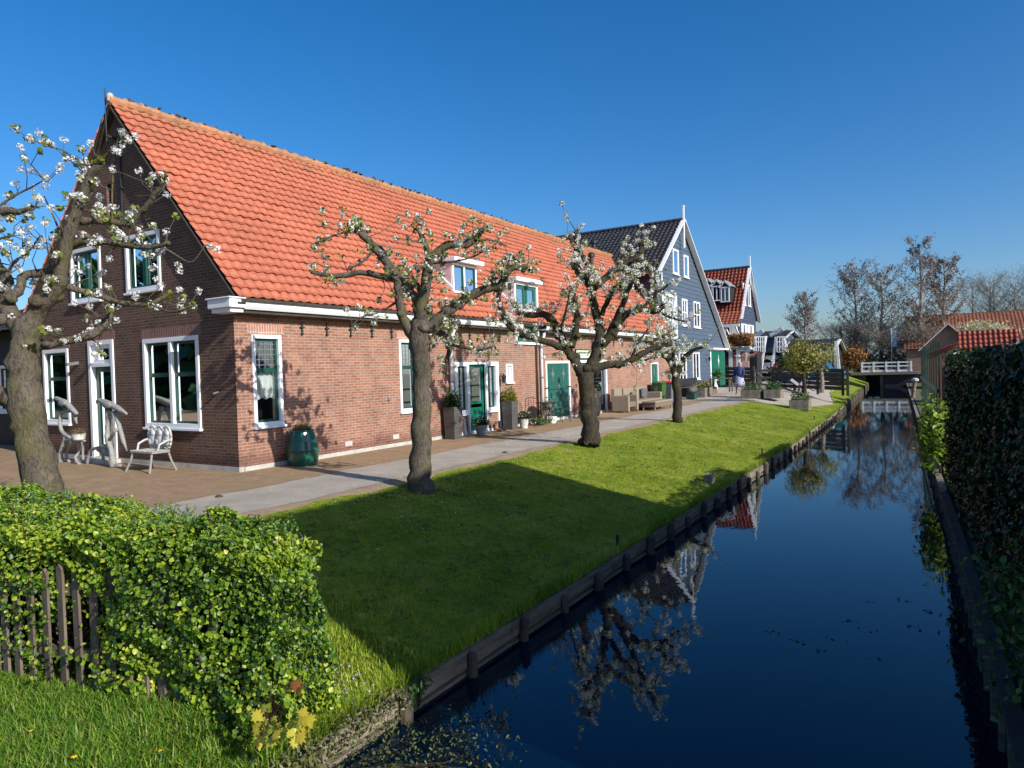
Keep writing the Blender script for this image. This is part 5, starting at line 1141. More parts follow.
def bush(name,label,c,r,n,ls,mat,seed,asp=.6,cat='bush',parent=None,leafname='leaves',stem='bark_dark',lo=0):
    rg=np.random.default_rng(seed); t=parent or thing(name,(c[0],c[1],c[2]-r[2]),label,cat); k=rg.normal(size=(16,3)); k=unit(k)*np.array(r)*.62; k[:,2]=np.abs(k[:,2])*.9-r[2]*.35
    i=rg.integers(0,16,n); P_=np.array(c)+k[i]+rg.normal(size=(n,3))*np.array(r)*.27; P_[:,2]=np.maximum(P_[:,2],c[2]-r[2]+.01)
    N_=unit(P_-np.array(c))+rg.normal(size=(n,3))*.6+np.array([0,0,.3]); leafobj(leafname,P_,N_,ls*rg.uniform(.6,1.3,n),mat,t,asp)
    m=MB()
    for q in k: e=np.array(c)+q; m.tube([(c[0]+q[0]*.1,c[1]+q[1]*.1,c[2]-r[2]),((c[0]+e[0])/2,(c[1]+e[1])/2,c[2]-r[2]*.2),tuple(e)],[.02*r[0]+.003,.015*r[0]+.002,.003],4)
    obj('stems',m,stem,t); return t
bush('green_bush','soft round green bush overhanging the plank edge at the right border',(1.12,5.3,.22),(.80,.95,.80),13000,.055,'shrub_leaf',31)
bush('bright_bush','bright yellow-green bush catching the sun at the far end of the laurel hedge',(.06,16.2,.3),(.38,.9,.9),3000,.10,'bright_leaf',32)
bush('small_weed','small green weed sprouting from the bank wall near the ivy hedge',(-3.42,4.0,-.6),(.10,.14,.16),130,.055,'shrub_leaf',33,.3)
# ---------------------------------------------------------------- items by the farmhouse
def pot(P,c,prof,mat,n=18,name='pot',sc=1): return obj(name,MB().lathe([(r*sc,z*sc) for r,z in prof],c,n),mat,P,smooth=False)
def leaftuft(P,c,r,n,ls,mat,seed,name='plant',asp=.3,up=1.0):
    rg=np.random.default_rng(seed); d=unit(rg.normal(size=(n,3))*np.array([1,1,.8])); d[:,2]=np.abs(d[:,2])*up; P_=np.array(c)+d*np.array(r)*(rg.random((n,1))**.5); N_=np.cross(d,rg.normal(size=(n,3)))
    return leafobj(name,P_,N_,ls*rg.uniform(.6,1.3,n),mat,P,asp)
c=(-10.98,9.52,0.0)
t=thing('water_butt',c,'green glazed barrel-shaped pot with a dry plant, against the sunlit brick wall','pot')
pot(t,c,[(.24,0),(.28,.02),(.31,.16),(.32,.30),(.29,.50),(.235,.68),(.23,.72)],'barrel_green',32)
m=MB()
for z,r in ((.30,.325),(.70,.24)): m.lathe([(r-.01,z-.018),(r+.008,z),(r-.01,z+.018)],c,24)
obj('band',m,'barrel_green',t); m=MB(); m.lathe([(.21,.71),(.0,.72)],c,16); obj('soil',m,'soil',t); leaftuft(t,(c[0],c[1],.72),(.22,.22,.17),260,.10,'dead_leaf',3,asp=.2); leaftuft(t,(c[0],c[1],.72),(.18,.18,.12),90,.08,'shrub_leaf',4,asp=.3,name='green_shoots')
# white ornate bench
bxm=X(158,455,7.9)
t=thing('garden_bench',(bxm,7.75,0),'small white cast bench with an ornate triple-oval back below the wide gable window','bench')
m=MB(); m.box(bxm-.38,bxm+.38,7.55,7.93,.37,.41)
for k in range(9): m.box(bxm-.37+k*.0925-.012,bxm-.37+k*.0925+.012,7.55,7.93,.405,.425)
obj('seat',m,'statue_grey',t,bevel=.008)
m=MB()
for k,cx in enumerate((-.25,.0,.25)):
    for i in range(14):
        a0,a1=2*PI*i/14,2*PI*(i+1)/14; m.tube([(bxm+cx+.15*math.cos(a0),7.95,.66+.23*math.sin(a0)),(bxm+cx+.15*math.cos(a1),7.95,.66+.23*math.sin(a1))],.022,6)
    m.ell((bxm+cx,7.95,.66),(.12,.05,.20),10,7); m.ell((bxm+cx+.05,7.93,.74),(.07,.04,.07),8,6); m.ell((bxm+cx-.05,7.93,.57),(.07,.04,.08),8,6)
obj('back',m,'white_dirty',t,smooth=True)
for sx in (-1,1):
    obj('leg',MB().tube([(bxm+sx*.33,7.58,.38),(bxm+sx*.36,7.54,.2),(bxm+sx*.42,7.47,.0)],[.022,.02,.022],7),'statue_grey',t)
    obj('leg',MB().tube([(bxm+sx*.33,7.92,.38),(bxm+sx*.36,7.96,.2),(bxm+sx*.42,8.02,.0)],[.022,.02,.022],7),'statue_grey',t)
    obj('arm',MB().tube([(bxm+sx*.37,7.95,.62),(bxm+sx*.38,7.85,.60),(bxm+sx*.37,7.72,.54),(bxm+sx*.35,7.68,.40)],[.022]*4,7),'white_dirty',t)
# carved birds on stands
def smooth_body(t,name,verts,edges,radii,mat,sub=2):
    me=bpy.data.meshes.new(name); off=worigin(t); me.from_pydata([tuple(Vector(v)-off) for v in verts],edges,[]); o=bpy.data.objects.new(name,me); COL.objects.link(o); o.parent=t
    md=o.modifiers.new('skin','SKIN'); o.modifiers.new('sub','SUBSURF').levels=sub; o.modifiers['sub'].render_levels=sub
    for i,r in enumerate(radii): me.skin_vertices[0].data[i].radius=(r,r) if not isinstance(r,tuple) else r
    me.skin_vertices[0].data[0].use_root=True; me.materials.append(MATS[mat]); o.data.polygons.foreach_set('use_smooth',[True]*len(me.polygons)); md.use_smooth_shade=True
    return o
def parrot(name,label,pts,rad,tail,perch,y,legs=()):
    P=[Q(px,py,y+dy) for px,py,dy in pts]; k=y/FPX*1.05; t=thing(name,(P[2][0],y,0),label,'sculpture')
    m=MB(); o,r=smooth_path(P,[a*k for a in rad],4,0); m.tube(o,r,12); obj('body',m,'statue_grey',t,smooth=True)
    h=P[0]; m=MB(); m.tube([h,(h[0]-.05,h[1]-.02,h[2]-.02),(h[0]-.075,h[1]-.02,h[2]-.09)],[.035,.025,.004],8); obj('beak',m,'statue_grey',t)
    m=MB(); a=[Q(px,py,y+.03) for px,py in tail]; m.tube(a,[.05]+[.045]*(len(a)-2)+[.012],8); obj('tail',m,'statue_grey',t,smooth=True)
    m=MB(); b=P[1:4]; m.ell(tuple((Vector(b[1])+Vector((0,-.09,0)))),(.17,.03,.07),10,6,fn=None); obj('wing',m,'statue_grey',t,smooth=True)
    for pp,rr_ in perch:
        a=[Q(px,py,y+dy) for px,py,dy in pp]; o,r=smooth_path(a,[q*k for q in rr_],3,.12,random.Random(3)); obj('driftwood',MB().tube(o,r,9,knob=.25),'statue_grey',t,smooth=True)
    return t
parrot('bird_sculpture','grey carved parrot on a branching driftwood stand in front of the gable door',[(99,400,0),(104,402,0),(111,405,0),(119,409,0),(127,414,0)],[4,5.5,6,5,1.5],[(115,411),(119,425),(123,440),(127,451)],
   [([(107,410,0),(109,422,.05),(107,436,0),(111,450,0),(114,467,0)],[4,4,4.5,4.5,7]),([(109,440,0),(115,432,-.05),(118,428,0)],[3,2.5,2]),([(110,455,0),(104,449,.1),(97,448,.1),(90,451,.1),(87,466,.1)],[3.5,3,3,2.5,2.5]),([(97,449,.1),(103,455,.2),(104,466,.25)],[3,2.5,2.5]),([(113,466,0),(121,466,0)],[5,2])],7.75)
parrot('bird_sculpture','grey carved parrot on a driftwood perch above a potted plant, nearest the thick trunk',[(56,398,0),(60,400,0),(66,403,0),(72,409,0),(77,414,0)],[3.5,4.5,5.5,5,3],[(72,409),(75,417),(77,424)],
   [([(70,411,0),(62,413,.05),(60,424,0),(63,433,0),(71,438,0)],[3,3,3.2,3.5,3]),([(66,436,0),(62,448,0),(60,464,0)],[4,3.5,5]),([(66,438,0),(70,446,.1),(66,456,.1),(72,465,.1)],[3,3,2.5,3]),([(78,442,0),(79,452,.1),(75,458,0),(80,465,0)],[3,2.5,2.5,3]),([(63,440,0),(74,440,0),(85,441,0)],[3,3,2]),([(82,441,.15),(83,452,.2),(84,465,.2)],[2.5,2.2,2.5])],7.75)
pc=Q(79,440,7.7); t=thing('flower_pot',pc,'round white pot with a rusty brown plant standing on the driftwood stand','flower pot'); pot(t,(0,0,0),[(.09,0),(.12,.02),(.135,.13),(.14,.15)],'white_dirty') if False else None
obj('pot',MB().lathe([(.10,0),(.12,.02),(.135,.12),(.145,.14),(.12,.14),(0,.13)],pc,16),'white_dirty',t); leaftuft(t,(pc[0],pc[1],pc[2]+.13),(.18,.14,.14),200,.07,'dead_leaf',6,asp=.2)
# tall planters beside the glazed doors
def tallplanter(y,x,label,seed,mat):
    t=thing('tall_planter',(x,y,0),label,'planter','tall planters beside the glazed door'); m=MB(); w=.19
    m.add([(x-w*.85,y-w*.85,0),(x+w*.85,y-w*.85,0),(x+w*.85,y+w*.85,0),(x-w*.85,y+w*.85,0),(x-w,y-w,.86),(x+w,y-w,.86),(x+w,y+w,.86),(x-w,y+w,.86)],[(0,3,2,1),(4,5,6,7),(0,1,5,4),(1,2,6,5),(2,3,7,6),(3,0,4,7)]); obj('box',m,'planter_dark',t,bevel=.01)
    obj('soil',MB().box(x-w+.02,x+w-.02,y-w+.02,y+w-.02,.86,.868),'soil',t); leaftuft(t,(x,y,.87),(.24,.24,.36),420,.13,mat,seed,asp=.25,up=1.3)
tallplanter(14.72,-11.05,'tall dark tapered planter left of the glazed green door',1,'hedge_leaf'); tallplanter(17.62,-11.05,'tall dark tapered planter with a yellowish shrub right of the glazed green door',2,'yellow_leaf')
for (x,y,lb,pm,sd,r) in ((-10.85,15.75,'grey pot with white flowers in front of the left planter and door','lead',11,.17),(-10.8,18.0,'white pot with a dark leafy plant right of the glazed door','white_dirty',12,.15)):
    t=thing('flower_pot',(x,y,0),lb,'flower pot','round flower pots by the glazed door'); pot(t,(x,y,0),[(r*.7,0),(r*.75,.01),(r,.28),(r*1.06,.30),(r*.9,.30),(0,.28)],pm); leaftuft(t,(x,y,.30),(.27,.27,.24),420,.07,'hedge_leaf',sd,asp=.5); leaftuft(t,(x,y,.36),(.26,.26,.22),90,.035,'blossom',sd+1,asp=.9,name='flowers')
t=thing('stacked_firewood',(-11.12,16.98,0),'pair of worn boots and clay pieces under the right-hand small window','boots')
for k in range(2): m=MB(); m.tube([(-11.1,16.9+k*.2,.3),(-11.1,16.9+k*.2,.08),(-11.0,16.9+k*.2,.05),(-10.9,16.9+k*.2,.04)],[.05,.055,.05,.035],8); obj('boot',m,'rubber' if k else 'terracotta',t)
t.name='pair_of_boots'
t=thing('clay_figure',(-11.1,15.2,0),'slim pale stone figure leaning below the left small window of the glazed door','figurine'); m=MB(); m.tube([(-11.05,15.3,.0),(-11.1,15.3,.2),(-11.12,15.32,.42),(-11.13,15.3,.5)],[.07,.06,.04,.045],9); obj('figure',m,'white_dirty',t,smooth=True)
# bistro table and chairs
def bistro_chair(name,x,y,rz,label):
    t=thing(name,(x,y,0),label,'chair','metal bistro chairs'); t.rotation_euler=(0,0,rz); L=lambda m,n,mt='iron':obj(n,m,mt,t,local=True)
    m=MB(); 
    for k in range(6): m.box(-.19+k*.065,-.14+k*.065,-.19,.19,.44,.455)
    m.box(-.2,.2,-.2,-.18,.43,.46); m.box(-.2,.2,.18,.2,.43,.46); L(m,'seat')
    for sx in (-1,1):
        L(MB().tube([(sx*.19,-.19,.45),(sx*.2,-.22,0)],.011,6),'leg'); L(MB().tube([(sx*.19,.19,.45),(sx*.2,.24,0)],.011,6),'leg')
    m=MB(); m.tube([(-.19,.19,.45),(-.18,.25,.88),(0,.26,.93),(.18,.25,.88),(.19,.19,.45)],[.011]*5,6)
    for k in range(3): m.tube([(-.08+k*.08,.2,.46),(-.08+k*.08,.255,.9)],.007,5)
    L(m,'backrest'); return t
bistro_chair('bistro_chair',-10.75,20.35,PI*.5+2.9,'black metal folding chair right of the bistro table, before the star door')
bistro_chair('bistro_chair',-10.85,18.45,.3,'black metal folding chair left of the bistro table by the white pot')
t=thing('bistro_table',(-10.75,19.4,0),'round black metal bistro table with curved legs against the brick wall','table'); obj('tabletop',MB().lathe([(.0,.70),(.36,.70),(.37,.715),(.36,.73),(0,.73)],(-10.75,19.4,0),24),'iron',t)
for k in range(3): a=k*2.09+.4; obj('leg',MB().tube([(-10.75+.25*math.cos(a),19.4+.25*math.sin(a),.7),(-10.75+.04*math.cos(a),19.4+.04*math.sin(a),.4),(-10.75+.32*math.cos(a),19.4+.32*math.sin(a),0)],.012,6),'iron',t)
bush('potted_shrub','grey-leaved climber in a white pot at the foot of the white downpipe',(-11.05,20.05,.55),(.2,.2,.42),380,.07,'catkin_grey',41,cat='shrub')
t=thing('flower_pot',(-10.85,19.95,0),'white round pot standing at the foot of the downpipe','flower pot'); pot(t,(-10.85,19.95,0),[(.11,0),(.15,.16),(.14,.22),(0,.21)],'white')
bush('potted_plants','low leafy plants in clay pots under the bistro table',(-10.9,19.1,.16),(.35,.4,.16),380,.07,'shrub_leaf',42,cat='plants')
# barrel behind the second tree
t=thing('wooden_cask',(-10.9,23.15,0),'black stained cask standing right of the star door behind the tall pear tree','cask'); pot(t,(-10.9,23.15,0),[(.24,0),(.31,.2),(.33,.42),(.31,.64),(.25,.86),(0,.85)],'siding_black',20,'cask'); m=MB()
for z,r in ((.16,.305),(.68,.308)): m.lathe([(r,z-.02),(r+.012,z),(r,z+.02)],(-10.9,23.15,0),20)
obj('hoop',m,'iron',t)
# rattan set
def rbox(P,name,x0,x1,y0,y1,z0,z1,mat='rattan',bv=.03): return obj(name,MB().box(x0,x1,y0,y1,z0,z1),mat,P,bevel=bv)
t=thing('lounge_sofa',(-10.6,27.4,0),'beige wicker lounge sofa with a dark cushion against the brick wall','sofa')
x0=-11.15; rbox(t,'seat',x0,x0+.85,26.3,28.9,.16,.40); rbox(t,'backrest',x0,x0+.2,26.3,28.9,.401,.92); rbox(t,'armrest',x0+.2,x0+.85,26.1,26.298,.1,.66); rbox(t,'armrest',x0+.2,x0+.85,28.902,29.1,.1,.66)
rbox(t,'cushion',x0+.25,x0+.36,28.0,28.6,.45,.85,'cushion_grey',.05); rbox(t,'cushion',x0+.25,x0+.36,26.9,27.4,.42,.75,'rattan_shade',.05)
for yy_ in (26.4,28.8):
    for xx in (x0+.08,x0+.75): obj('leg',MB().box(xx-.03,xx+.03,yy_-.03,yy_+.03,0,.16),'rattan_shade',t)
t=thing('wicker_armchair',(-10.4,25.4,0),'beige wicker armchair standing just right of the tall pear tree trunk','armchair')
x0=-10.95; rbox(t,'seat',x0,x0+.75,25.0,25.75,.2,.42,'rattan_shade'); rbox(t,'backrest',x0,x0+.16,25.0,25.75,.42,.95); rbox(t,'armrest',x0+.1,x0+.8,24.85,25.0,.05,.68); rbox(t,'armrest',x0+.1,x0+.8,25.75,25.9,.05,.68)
for yy_ in (24.93,25.82): obj('leg',MB().box(x0+.7,x0+.76,yy_-.03,yy_+.03,0,.05),'rattan_shade',t)
t=thing('wicker_ottoman',(-9.9,27.2,0),'long low wicker lounge table with thin legs in front of the sofa','table')
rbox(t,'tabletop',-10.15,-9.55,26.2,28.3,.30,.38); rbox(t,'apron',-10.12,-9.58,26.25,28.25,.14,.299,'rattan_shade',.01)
for yy_ in (26.28,28.2):
    for xx in (-10.1,-9.62): obj('leg',MB().box(xx-.025,xx+.025,yy_-.025,yy_+.025,0,.14),'rattan',t)
t=thing('garden_chair',(-10.5,29.6,0),'small grey garden chair between the wicker sofa and the wheelie bins','chair'); rbox(t,'seat',-10.75,-10.3,29.35,29.8,.4,.44,'iron',.01); rbox(t,'backrest',-10.78,-10.74,29.35,29.8,.44,.85,'iron',.01)
for xx in (-10.72,-10.33):
    for yy_ in (29.38,29.77): obj('leg',MB().box(xx-.015,xx+.015,yy_-.015,yy_+.015,0,.4),'iron',t)
# wheelie bins
def bin_(x,y,body,lid,label):
    t=thing('wheelie_bin',(x,y,0),label,'wheelie bin','wheelie bins by the brick wall'); a,b=.24,.29; m=MB()
    m.add([(x-a*.8,y-b*.75,.04),(x+a*.8,y-b*.75,.04),(x+a*.8,y+b*.75,.04),(x-a*.8,y+b*.75,.04),(x-a,y-b,.98),(x+a,y-b,.98),(x+a,y+b,.98),(x-a,y+b,.98)],[(0,3,2,1),(4,5,6,7),(0,1,5,4),(1,2,6,5),(2,3,7,6),(3,0,4,7)]); obj('body',m,body,t,bevel=.02)
    m=MB(); m.add([(x-a-.03,y-b-.02,.982),(x+a+.04,y-b-.02,.982),(x+a+.04,y+b+.02,.982),(x-a-.03,y+b+.02,.982),(x-a,y-b,1.08),(x+a-.05,y-b+.02,1.04),(x+a-.05,y+b-.02,1.04),(x-a,y+b,1.08)],[(0,3,2,1),(4,5,6,7),(0,1,5,4),(1,2,6,5),(2,3,7,6),(3,0,4,7)]); obj('lid',m,lid,t,bevel=.02)
    for s in (-1,1): obj('wheel',MB().tube([(x-a+.02,y+s*b*.8,.1),(x-a+.02,y+s*(b*.8+.05),.1)],.10,14),'rubber',t)
    obj('handle',MB().tube([(x-a-.05,y-b*.8,1.0),(x-a-.05,y+b*.8,1.0)],.015,6),'rubber',t)
bin_(-10.85,30.3,'bin_green','bin_green','green wheelie bin, leftmost of the bins by the wall'); bin_(-10.75,31.3,'bin_grey','bin_red','grey wheelie bin with a red lid'); bin_(-11.05,30.9,'siding_black','siding_black','black wheelie bin half hidden between the green one and the red lid')
# before the blue house
def planterbox(x0,x1,y0,y1,z0,h,label,seed,mats=('shrub_leaf',),fl=None,mat='wood_bank'):
    t=thing('planter_box',((x0+x1)/2,(y0+y1)/2,z0),label,'planter','wooden planter boxes around the yard')
    for k in range(2): obj('side_board',MB().box(x0,x1,(y0,y1)[k]-.02,(y0,y1)[k]+.02,z0,z0+h),mat,t); obj('end_board',MB().box((x0,x1)[k]-.02,(x0,x1)[k]+.02,y0+.021,y1-.021,z0,z0+h),'wood_weathered',t)
    obj('soil',MB().box(x0+.02,x1-.02,y0+.02,y1-.02,z0,z0+h-.06),'soil',t)
    rg=np.random.default_rng(seed); n=420; P_=np.stack([rg.uniform(x0+.03,x1-.03,n),rg.uniform(y0+.05,y1-.05,n),z0+h+rg.random(n)*.26*(1+.6*np.sin(rg.random(n)*9))],1); leafobj('plants',P_,rg.normal(size=(n,3))+[0,0,.5],.10*rg.uniform(.5,1.2,n),mats[0],t,.5)
    if fl: n=70; P_=np.stack([rg.uniform(x0+.03,x1-.03,n),rg.uniform(y0+.05,y1-.05,n),z0+h+.1+rg.random(n)*.2],1); leafobj('flowers',P_,rg.normal(size=(n,3)),.07,fl,t,.9)
    return t
g0=lambda x,y: float(gz(x,y))
yb=35.0
planterbox(X(741,398,yb),X(760,398,yb),yb,yb+.9,g0(-8,yb),.42,'weathered planter box left of the two others at the end of the lawn',1,fl=None)
planterbox(X(764,398,yb),X(780,398,yb),yb,yb+.9,g0(-8,yb),.42,'middle weathered planter box beside the clay-coloured sack',2)
planterbox(X(789.5,402,32.9),X(808,402,32.9),32.9,33.8,g0(-5.2,32.9)+.01,.46,'weathered planter box holding the young tree and pink flowers',3,fl='cream_flower')
planterbox(-11.1,-10.3,35.6,38.0,.06,.5,'long planter box with yellowish flowers in front of the blue house',4,fl='maple_leaf')
t=thing('garden_bench',(-11.5,37.5,.1),'black stained bench against the blue clapboard wall','bench'); rbox(t,'seat',-11.85,-11.35,36.2,39.6,.5,.56,'siding_black',.01); rbox(t,'backrest',-11.92,-11.86,36.2,39.6,.62,1.05,'siding_black',.01)
for yy_ in (36.3,39.5): obj('leg',MB().box(-11.8,-11.4,yy_-.04,yy_+.04,.1,.5),'siding_black',t)
t=thing('shopping_bag',(-10.7,34.9,.05),'dark green crate with bags standing left of the long planter box','crate'); rbox(t,'crate',-10.95,-10.5,34.5,35.1,.06,.36,'green_paint',.02); m=MB(); m.ell((-10.7,34.6,.5),(.2,.25,.16),8,6); m.ell((-10.7,35.05,.52),(.18,.2,.18),8,6); obj('bag',m,'cushion_grey',t,smooth=True); t.name='crate'
for dy in (0,.35):
    y=40.6+dy; x=-11.2; z=.28; 
t=thing('garden_gnome',(-11.2,40.7,.28),'pair of white carved birds standing by the green door of the blue house','figurine')
for dy in (0,.45): m=MB(); m.tube([(-11.2,40.6+dy,.28),(-11.2,40.6+dy,.5),(-11.25,40.65+dy,.72),(-11.15,40.6+dy,.9)],[.13,.11,.06,.05],8); m.tube([(-11.2,40.6+dy,.85),(-11.0,40.55+dy,.84)],[.03,.006],6); obj('bird',m,'white',t,smooth=True)
t.name='bird_figures'
m=MB(); t=thing('door_mat',(-11.4,43.9,.3),'dark mat and low step in front of the blue house door','step'); obj('step',MB().box(-11.9,-11.0,43.0,46.0,.28,.42),'siding_black',t)
# sack, stump, stakes, litter
q=at_z(777,402,g0(-6.1,32.6)); t=thing('clay_pot',tuple(q),'brownish clay jar lying at the lawn end before the middle planter box','jar'); m=MB(); m.tube([(q[0]-.1,q[1],q[2]+.12),(q[0],q[1],q[2]+.3),(q[0]+.2,q[1],q[2]+.42)],[.12,.2,.12],12); obj('jar',m,'rust',t,smooth=True); obj('stone_foot',MB().ell((q[0],q[1]-.05,q[2]+.05),(.1,.1,.07),8,5),'stone',t)
q=hit(712,483); t=thing('stone_block',tuple(q),'small weathered stone block standing in the lawn near the canal','stone'); m=MB(); m.bar((q[0]-.06,q[1],q[2]-.05),(q[0]-.03,q[1]-.02,q[2]+.19),.17,.20,up=(0,1,0)); obj('block',m,'wood_bank',t,bevel=.02)
for k,(px,py,zz) in enumerate(((762,455,-.2),(814,420,-.2),(617,547,-.26))):
    q=hit(px,py); m=MB(); m.tube([(q[0],q[1],q[2]-.1),(q[0]+.01,q[1],q[2]+.17)],[.022,.02],7); o=obj('stake',m,'iron',None); tag(o,['short iron stake in the lawn halfway along the plank edge','short iron stake in the lawn, farthest along the canal','short dark stake in the shaded part of the lawn'][k],'stake','stakes in the lawn')
q=at_z(402,517,0)
for k,(px,py,zz,lb) in enumerate(((402,517,-.05,'tiny pale pebble lying in the shaded grass by the near tree'),(219,497,0,'brown dead leaf on the edge of the path above the hedge'),(505,453,-.01,'dark clod of earth on the lawn right of the near pear tree'))):
    q=hit(px,py); o=obj('pebble' if k==0 else ('dead_leaf' if k==1 else 'clod'),MB().ell(tuple(q),(.03,.03,.02) if k<1 else (.07,.06,.04),7,5),'stone' if k==0 else 'soil',None); tag(o,lb,'pebble' if k==0 else ('leaf' if k==1 else 'clod'))
# woman walking in the yard
q=at_z(739.5,394.5,.2); wx,wy,wz=map(float,q); s_=1.62/1.7; wz=.2
t=thing('person',(wx,wy,wz),'woman in a navy jacket and blue patterned dress walking through the yard','person')
jt=dict(pel=(0,0,.95),che=(.02,.0,1.28),nek=(.04,0,1.46),hed=(.05,0,1.60),ls=(-.17,0,1.40),rs=(.2,0,1.40),le=(-.24,-.03,1.12),re=(.27,-.06,1.14),lh=(-.2,-.14,.92),rh=(.18,-.18,.98),lhp=(-.09,0,.9),rhp=(.1,0,.9),lk=(-.12,-.10,.5),rk=(.12,.06,.5),lf=(-.14,-.05,.08),rf=(.14,.24,.10),lt=(-.17,-.18,.03),rt=(.15,.12,.03))
names=list(jt); V=[(wx+jt[k][0]*s_,wy+jt[k][1]*s_,wz+jt[k][2]*s_) for k in names]; ix={k:i for i,k in enumerate(names)}
E_=[(ix[a],ix[b]) for a,b in (('pel','che'),('che','nek'),('nek','hed'),('nek','ls'),('nek','rs'),('ls','le'),('rs','re'),('le','lh'),('re','rh'),('pel','lhp'),('pel','rhp'),('lhp','lk'),('rhp','rk'),('lk','lf'),('rk','rf'),('lf','lt'),('rf','rt'))]
rd=dict(pel=.14,che=.13,nek=.05,hed=.095,ls=.055,rs=.055,le=.042,re=.042,lh=.035,rh=.035,lhp=.09,rhp=.09,lk=.06,rk=.06,lf=.04,rf=.04,lt=.03,rt=.03)
smooth_body(t,'body',V,E_,[rd[k]*s_ for k in names],'skin')
m=MB(); m.lathe([(.30,.42),(.27,.6),(.20,.92),(.165,1.05)],(wx,wy,wz),16); obj('dress',m,'cloth_floral',t,smooth=True)
m=MB(); m.lathe([(.20,.86),(.19,1.1),(.19,1.3),(.15,1.42),(.07,1.47)],(wx+.02,wy,wz),14); 
for a,b,c_ in (('ls','le','lh'),('rs','re','rh')): m.tube([tuple(np.array([wx,wy,wz])+np.array(jt[a])*s_),tuple(np.array([wx,wy,wz])+np.array(jt[b])*s_),tuple(np.array([wx,wy,wz])+(np.array(jt[b])*.2+np.array(jt[c_])*.8)*s_)],[.085,.065,.05],8)
obj('jacket',m,'cloth_navy',t,smooth=True)
m=MB(); m.ell((wx+.05,wy+.03,wz+1.56),(.10,.11,.12),12,8); obj('hair',m,'hair',t,smooth=True)
m=MB(); m.box(wx-.32,wx-.14,wy-.2,wy-.1,wz+.62,wz+.92); obj('handbag',m,'cloth_dark',t,bevel=.02)
t=thing('garden_table',(wx-1.3,wy+1.2,.3),'rough low garden table with plants left of the walking woman','table'); tx=wx-1.25; ty=wy+1.3; obj('tabletop',MB().box(tx-.6,tx+.6,ty-.35,ty+.35,.98,1.04),'wood_weathered',t)
for a in (-.5,.5):
    for b in (-.28,.28): obj('leg',MB().box(tx+a-.04,tx+a+.04,ty+b-.04,ty+b+.04,.3,.98),'wood_weathered',t)
bush('potted_shrub','green leafy plant on top of the low garden table by the green door',(tx-.2,ty,1.3),(.35,.25,.28),260,.1,'shrub_leaf',45,cat='shrub')
# bicycles leaning on the board fence
def bicycle(u,label):
    p=fpt(u,0,.35); ax=fd_.copy(); ax.z=0; ax.normalize(); t=thing('bicycle',tuple(p),label,'bicycle','blue bicycles at the board fence'); W=lambda a,z,o=0: tuple(p+ax*a+Vector((0,0,z))+Vector((ax.y,-ax.x,0))*(o-.12*z))
    for nm,c in (('wheel',-.5),('wheel',.5)):
        m=MB(); pts=[W(c+.33*math.cos(a),.34+.33*math.sin(a)) for a in np.linspace(0,2*PI,21)]; m.tube(pts,.02,6,cap=False); w_=obj(nm,m,'rubber',t)
        m=MB(); 
        for k in range(8): a=k*PI/4; m.tube([W(c,.34),W(c+.32*math.cos(a),.34+.32*math.sin(a))],.004,3)
        obj('spokes',m,'grey_metal',w_)
    m=MB()
    for a,b in (((-.5,.34),(-.15,.85)),((-.15,.85),(-.08,.32)),((-.08,.32),(-.5,.34)),((-.15,.8),(.32,.85)),((-.08,.32),(.34,.72)),((.32,.95),(.5,.34))): m.tube([W(*a),W(*b)],.018,6)
    obj('frame',m,'bike_blue',t); obj('saddle',MB().ell(W(-.17,.92),(.13,.08,.04),8,5),'rubber',t); obj('handlebar',MB().tube([W(.2,1.0,.25),W(.34,1.02,0),W(.2,1.0,-.25)],.014,6),'grey_metal',t)
bicycle(.50,'blue bicycle against the board fence, left of the young tree'); bicycle(.70,'blue bicycle against the board fence, right of the young tree')
q0=Q(791,379.5,37.5); q1=Q(798.5,385,37.5); q2=Q(801,385,37.5); q3=Q(805,379,37.5); t=thing('trestle',(q0[0],37.5,.25),'white painted trestle legs forming a V beside the young tree','trestle')
for a,b in ((q0,q1),(q2,q3)): obj('leg',MB().bar(a,b,.06,.13),'white',t)
obj('foot',MB().bar((q1[0],37.5,.25),(q1[0]+.05,37.5,q1[2]),.08,.08),'wood_dark',t)
q=at_z(832,389,.2); t=thing('white_stone',tuple(q),'small white stone on the paving near the end of the board fence','stone'); obj('stone',MB().ell(tuple(q),(.10,.09,.12),8,6),'white',t)
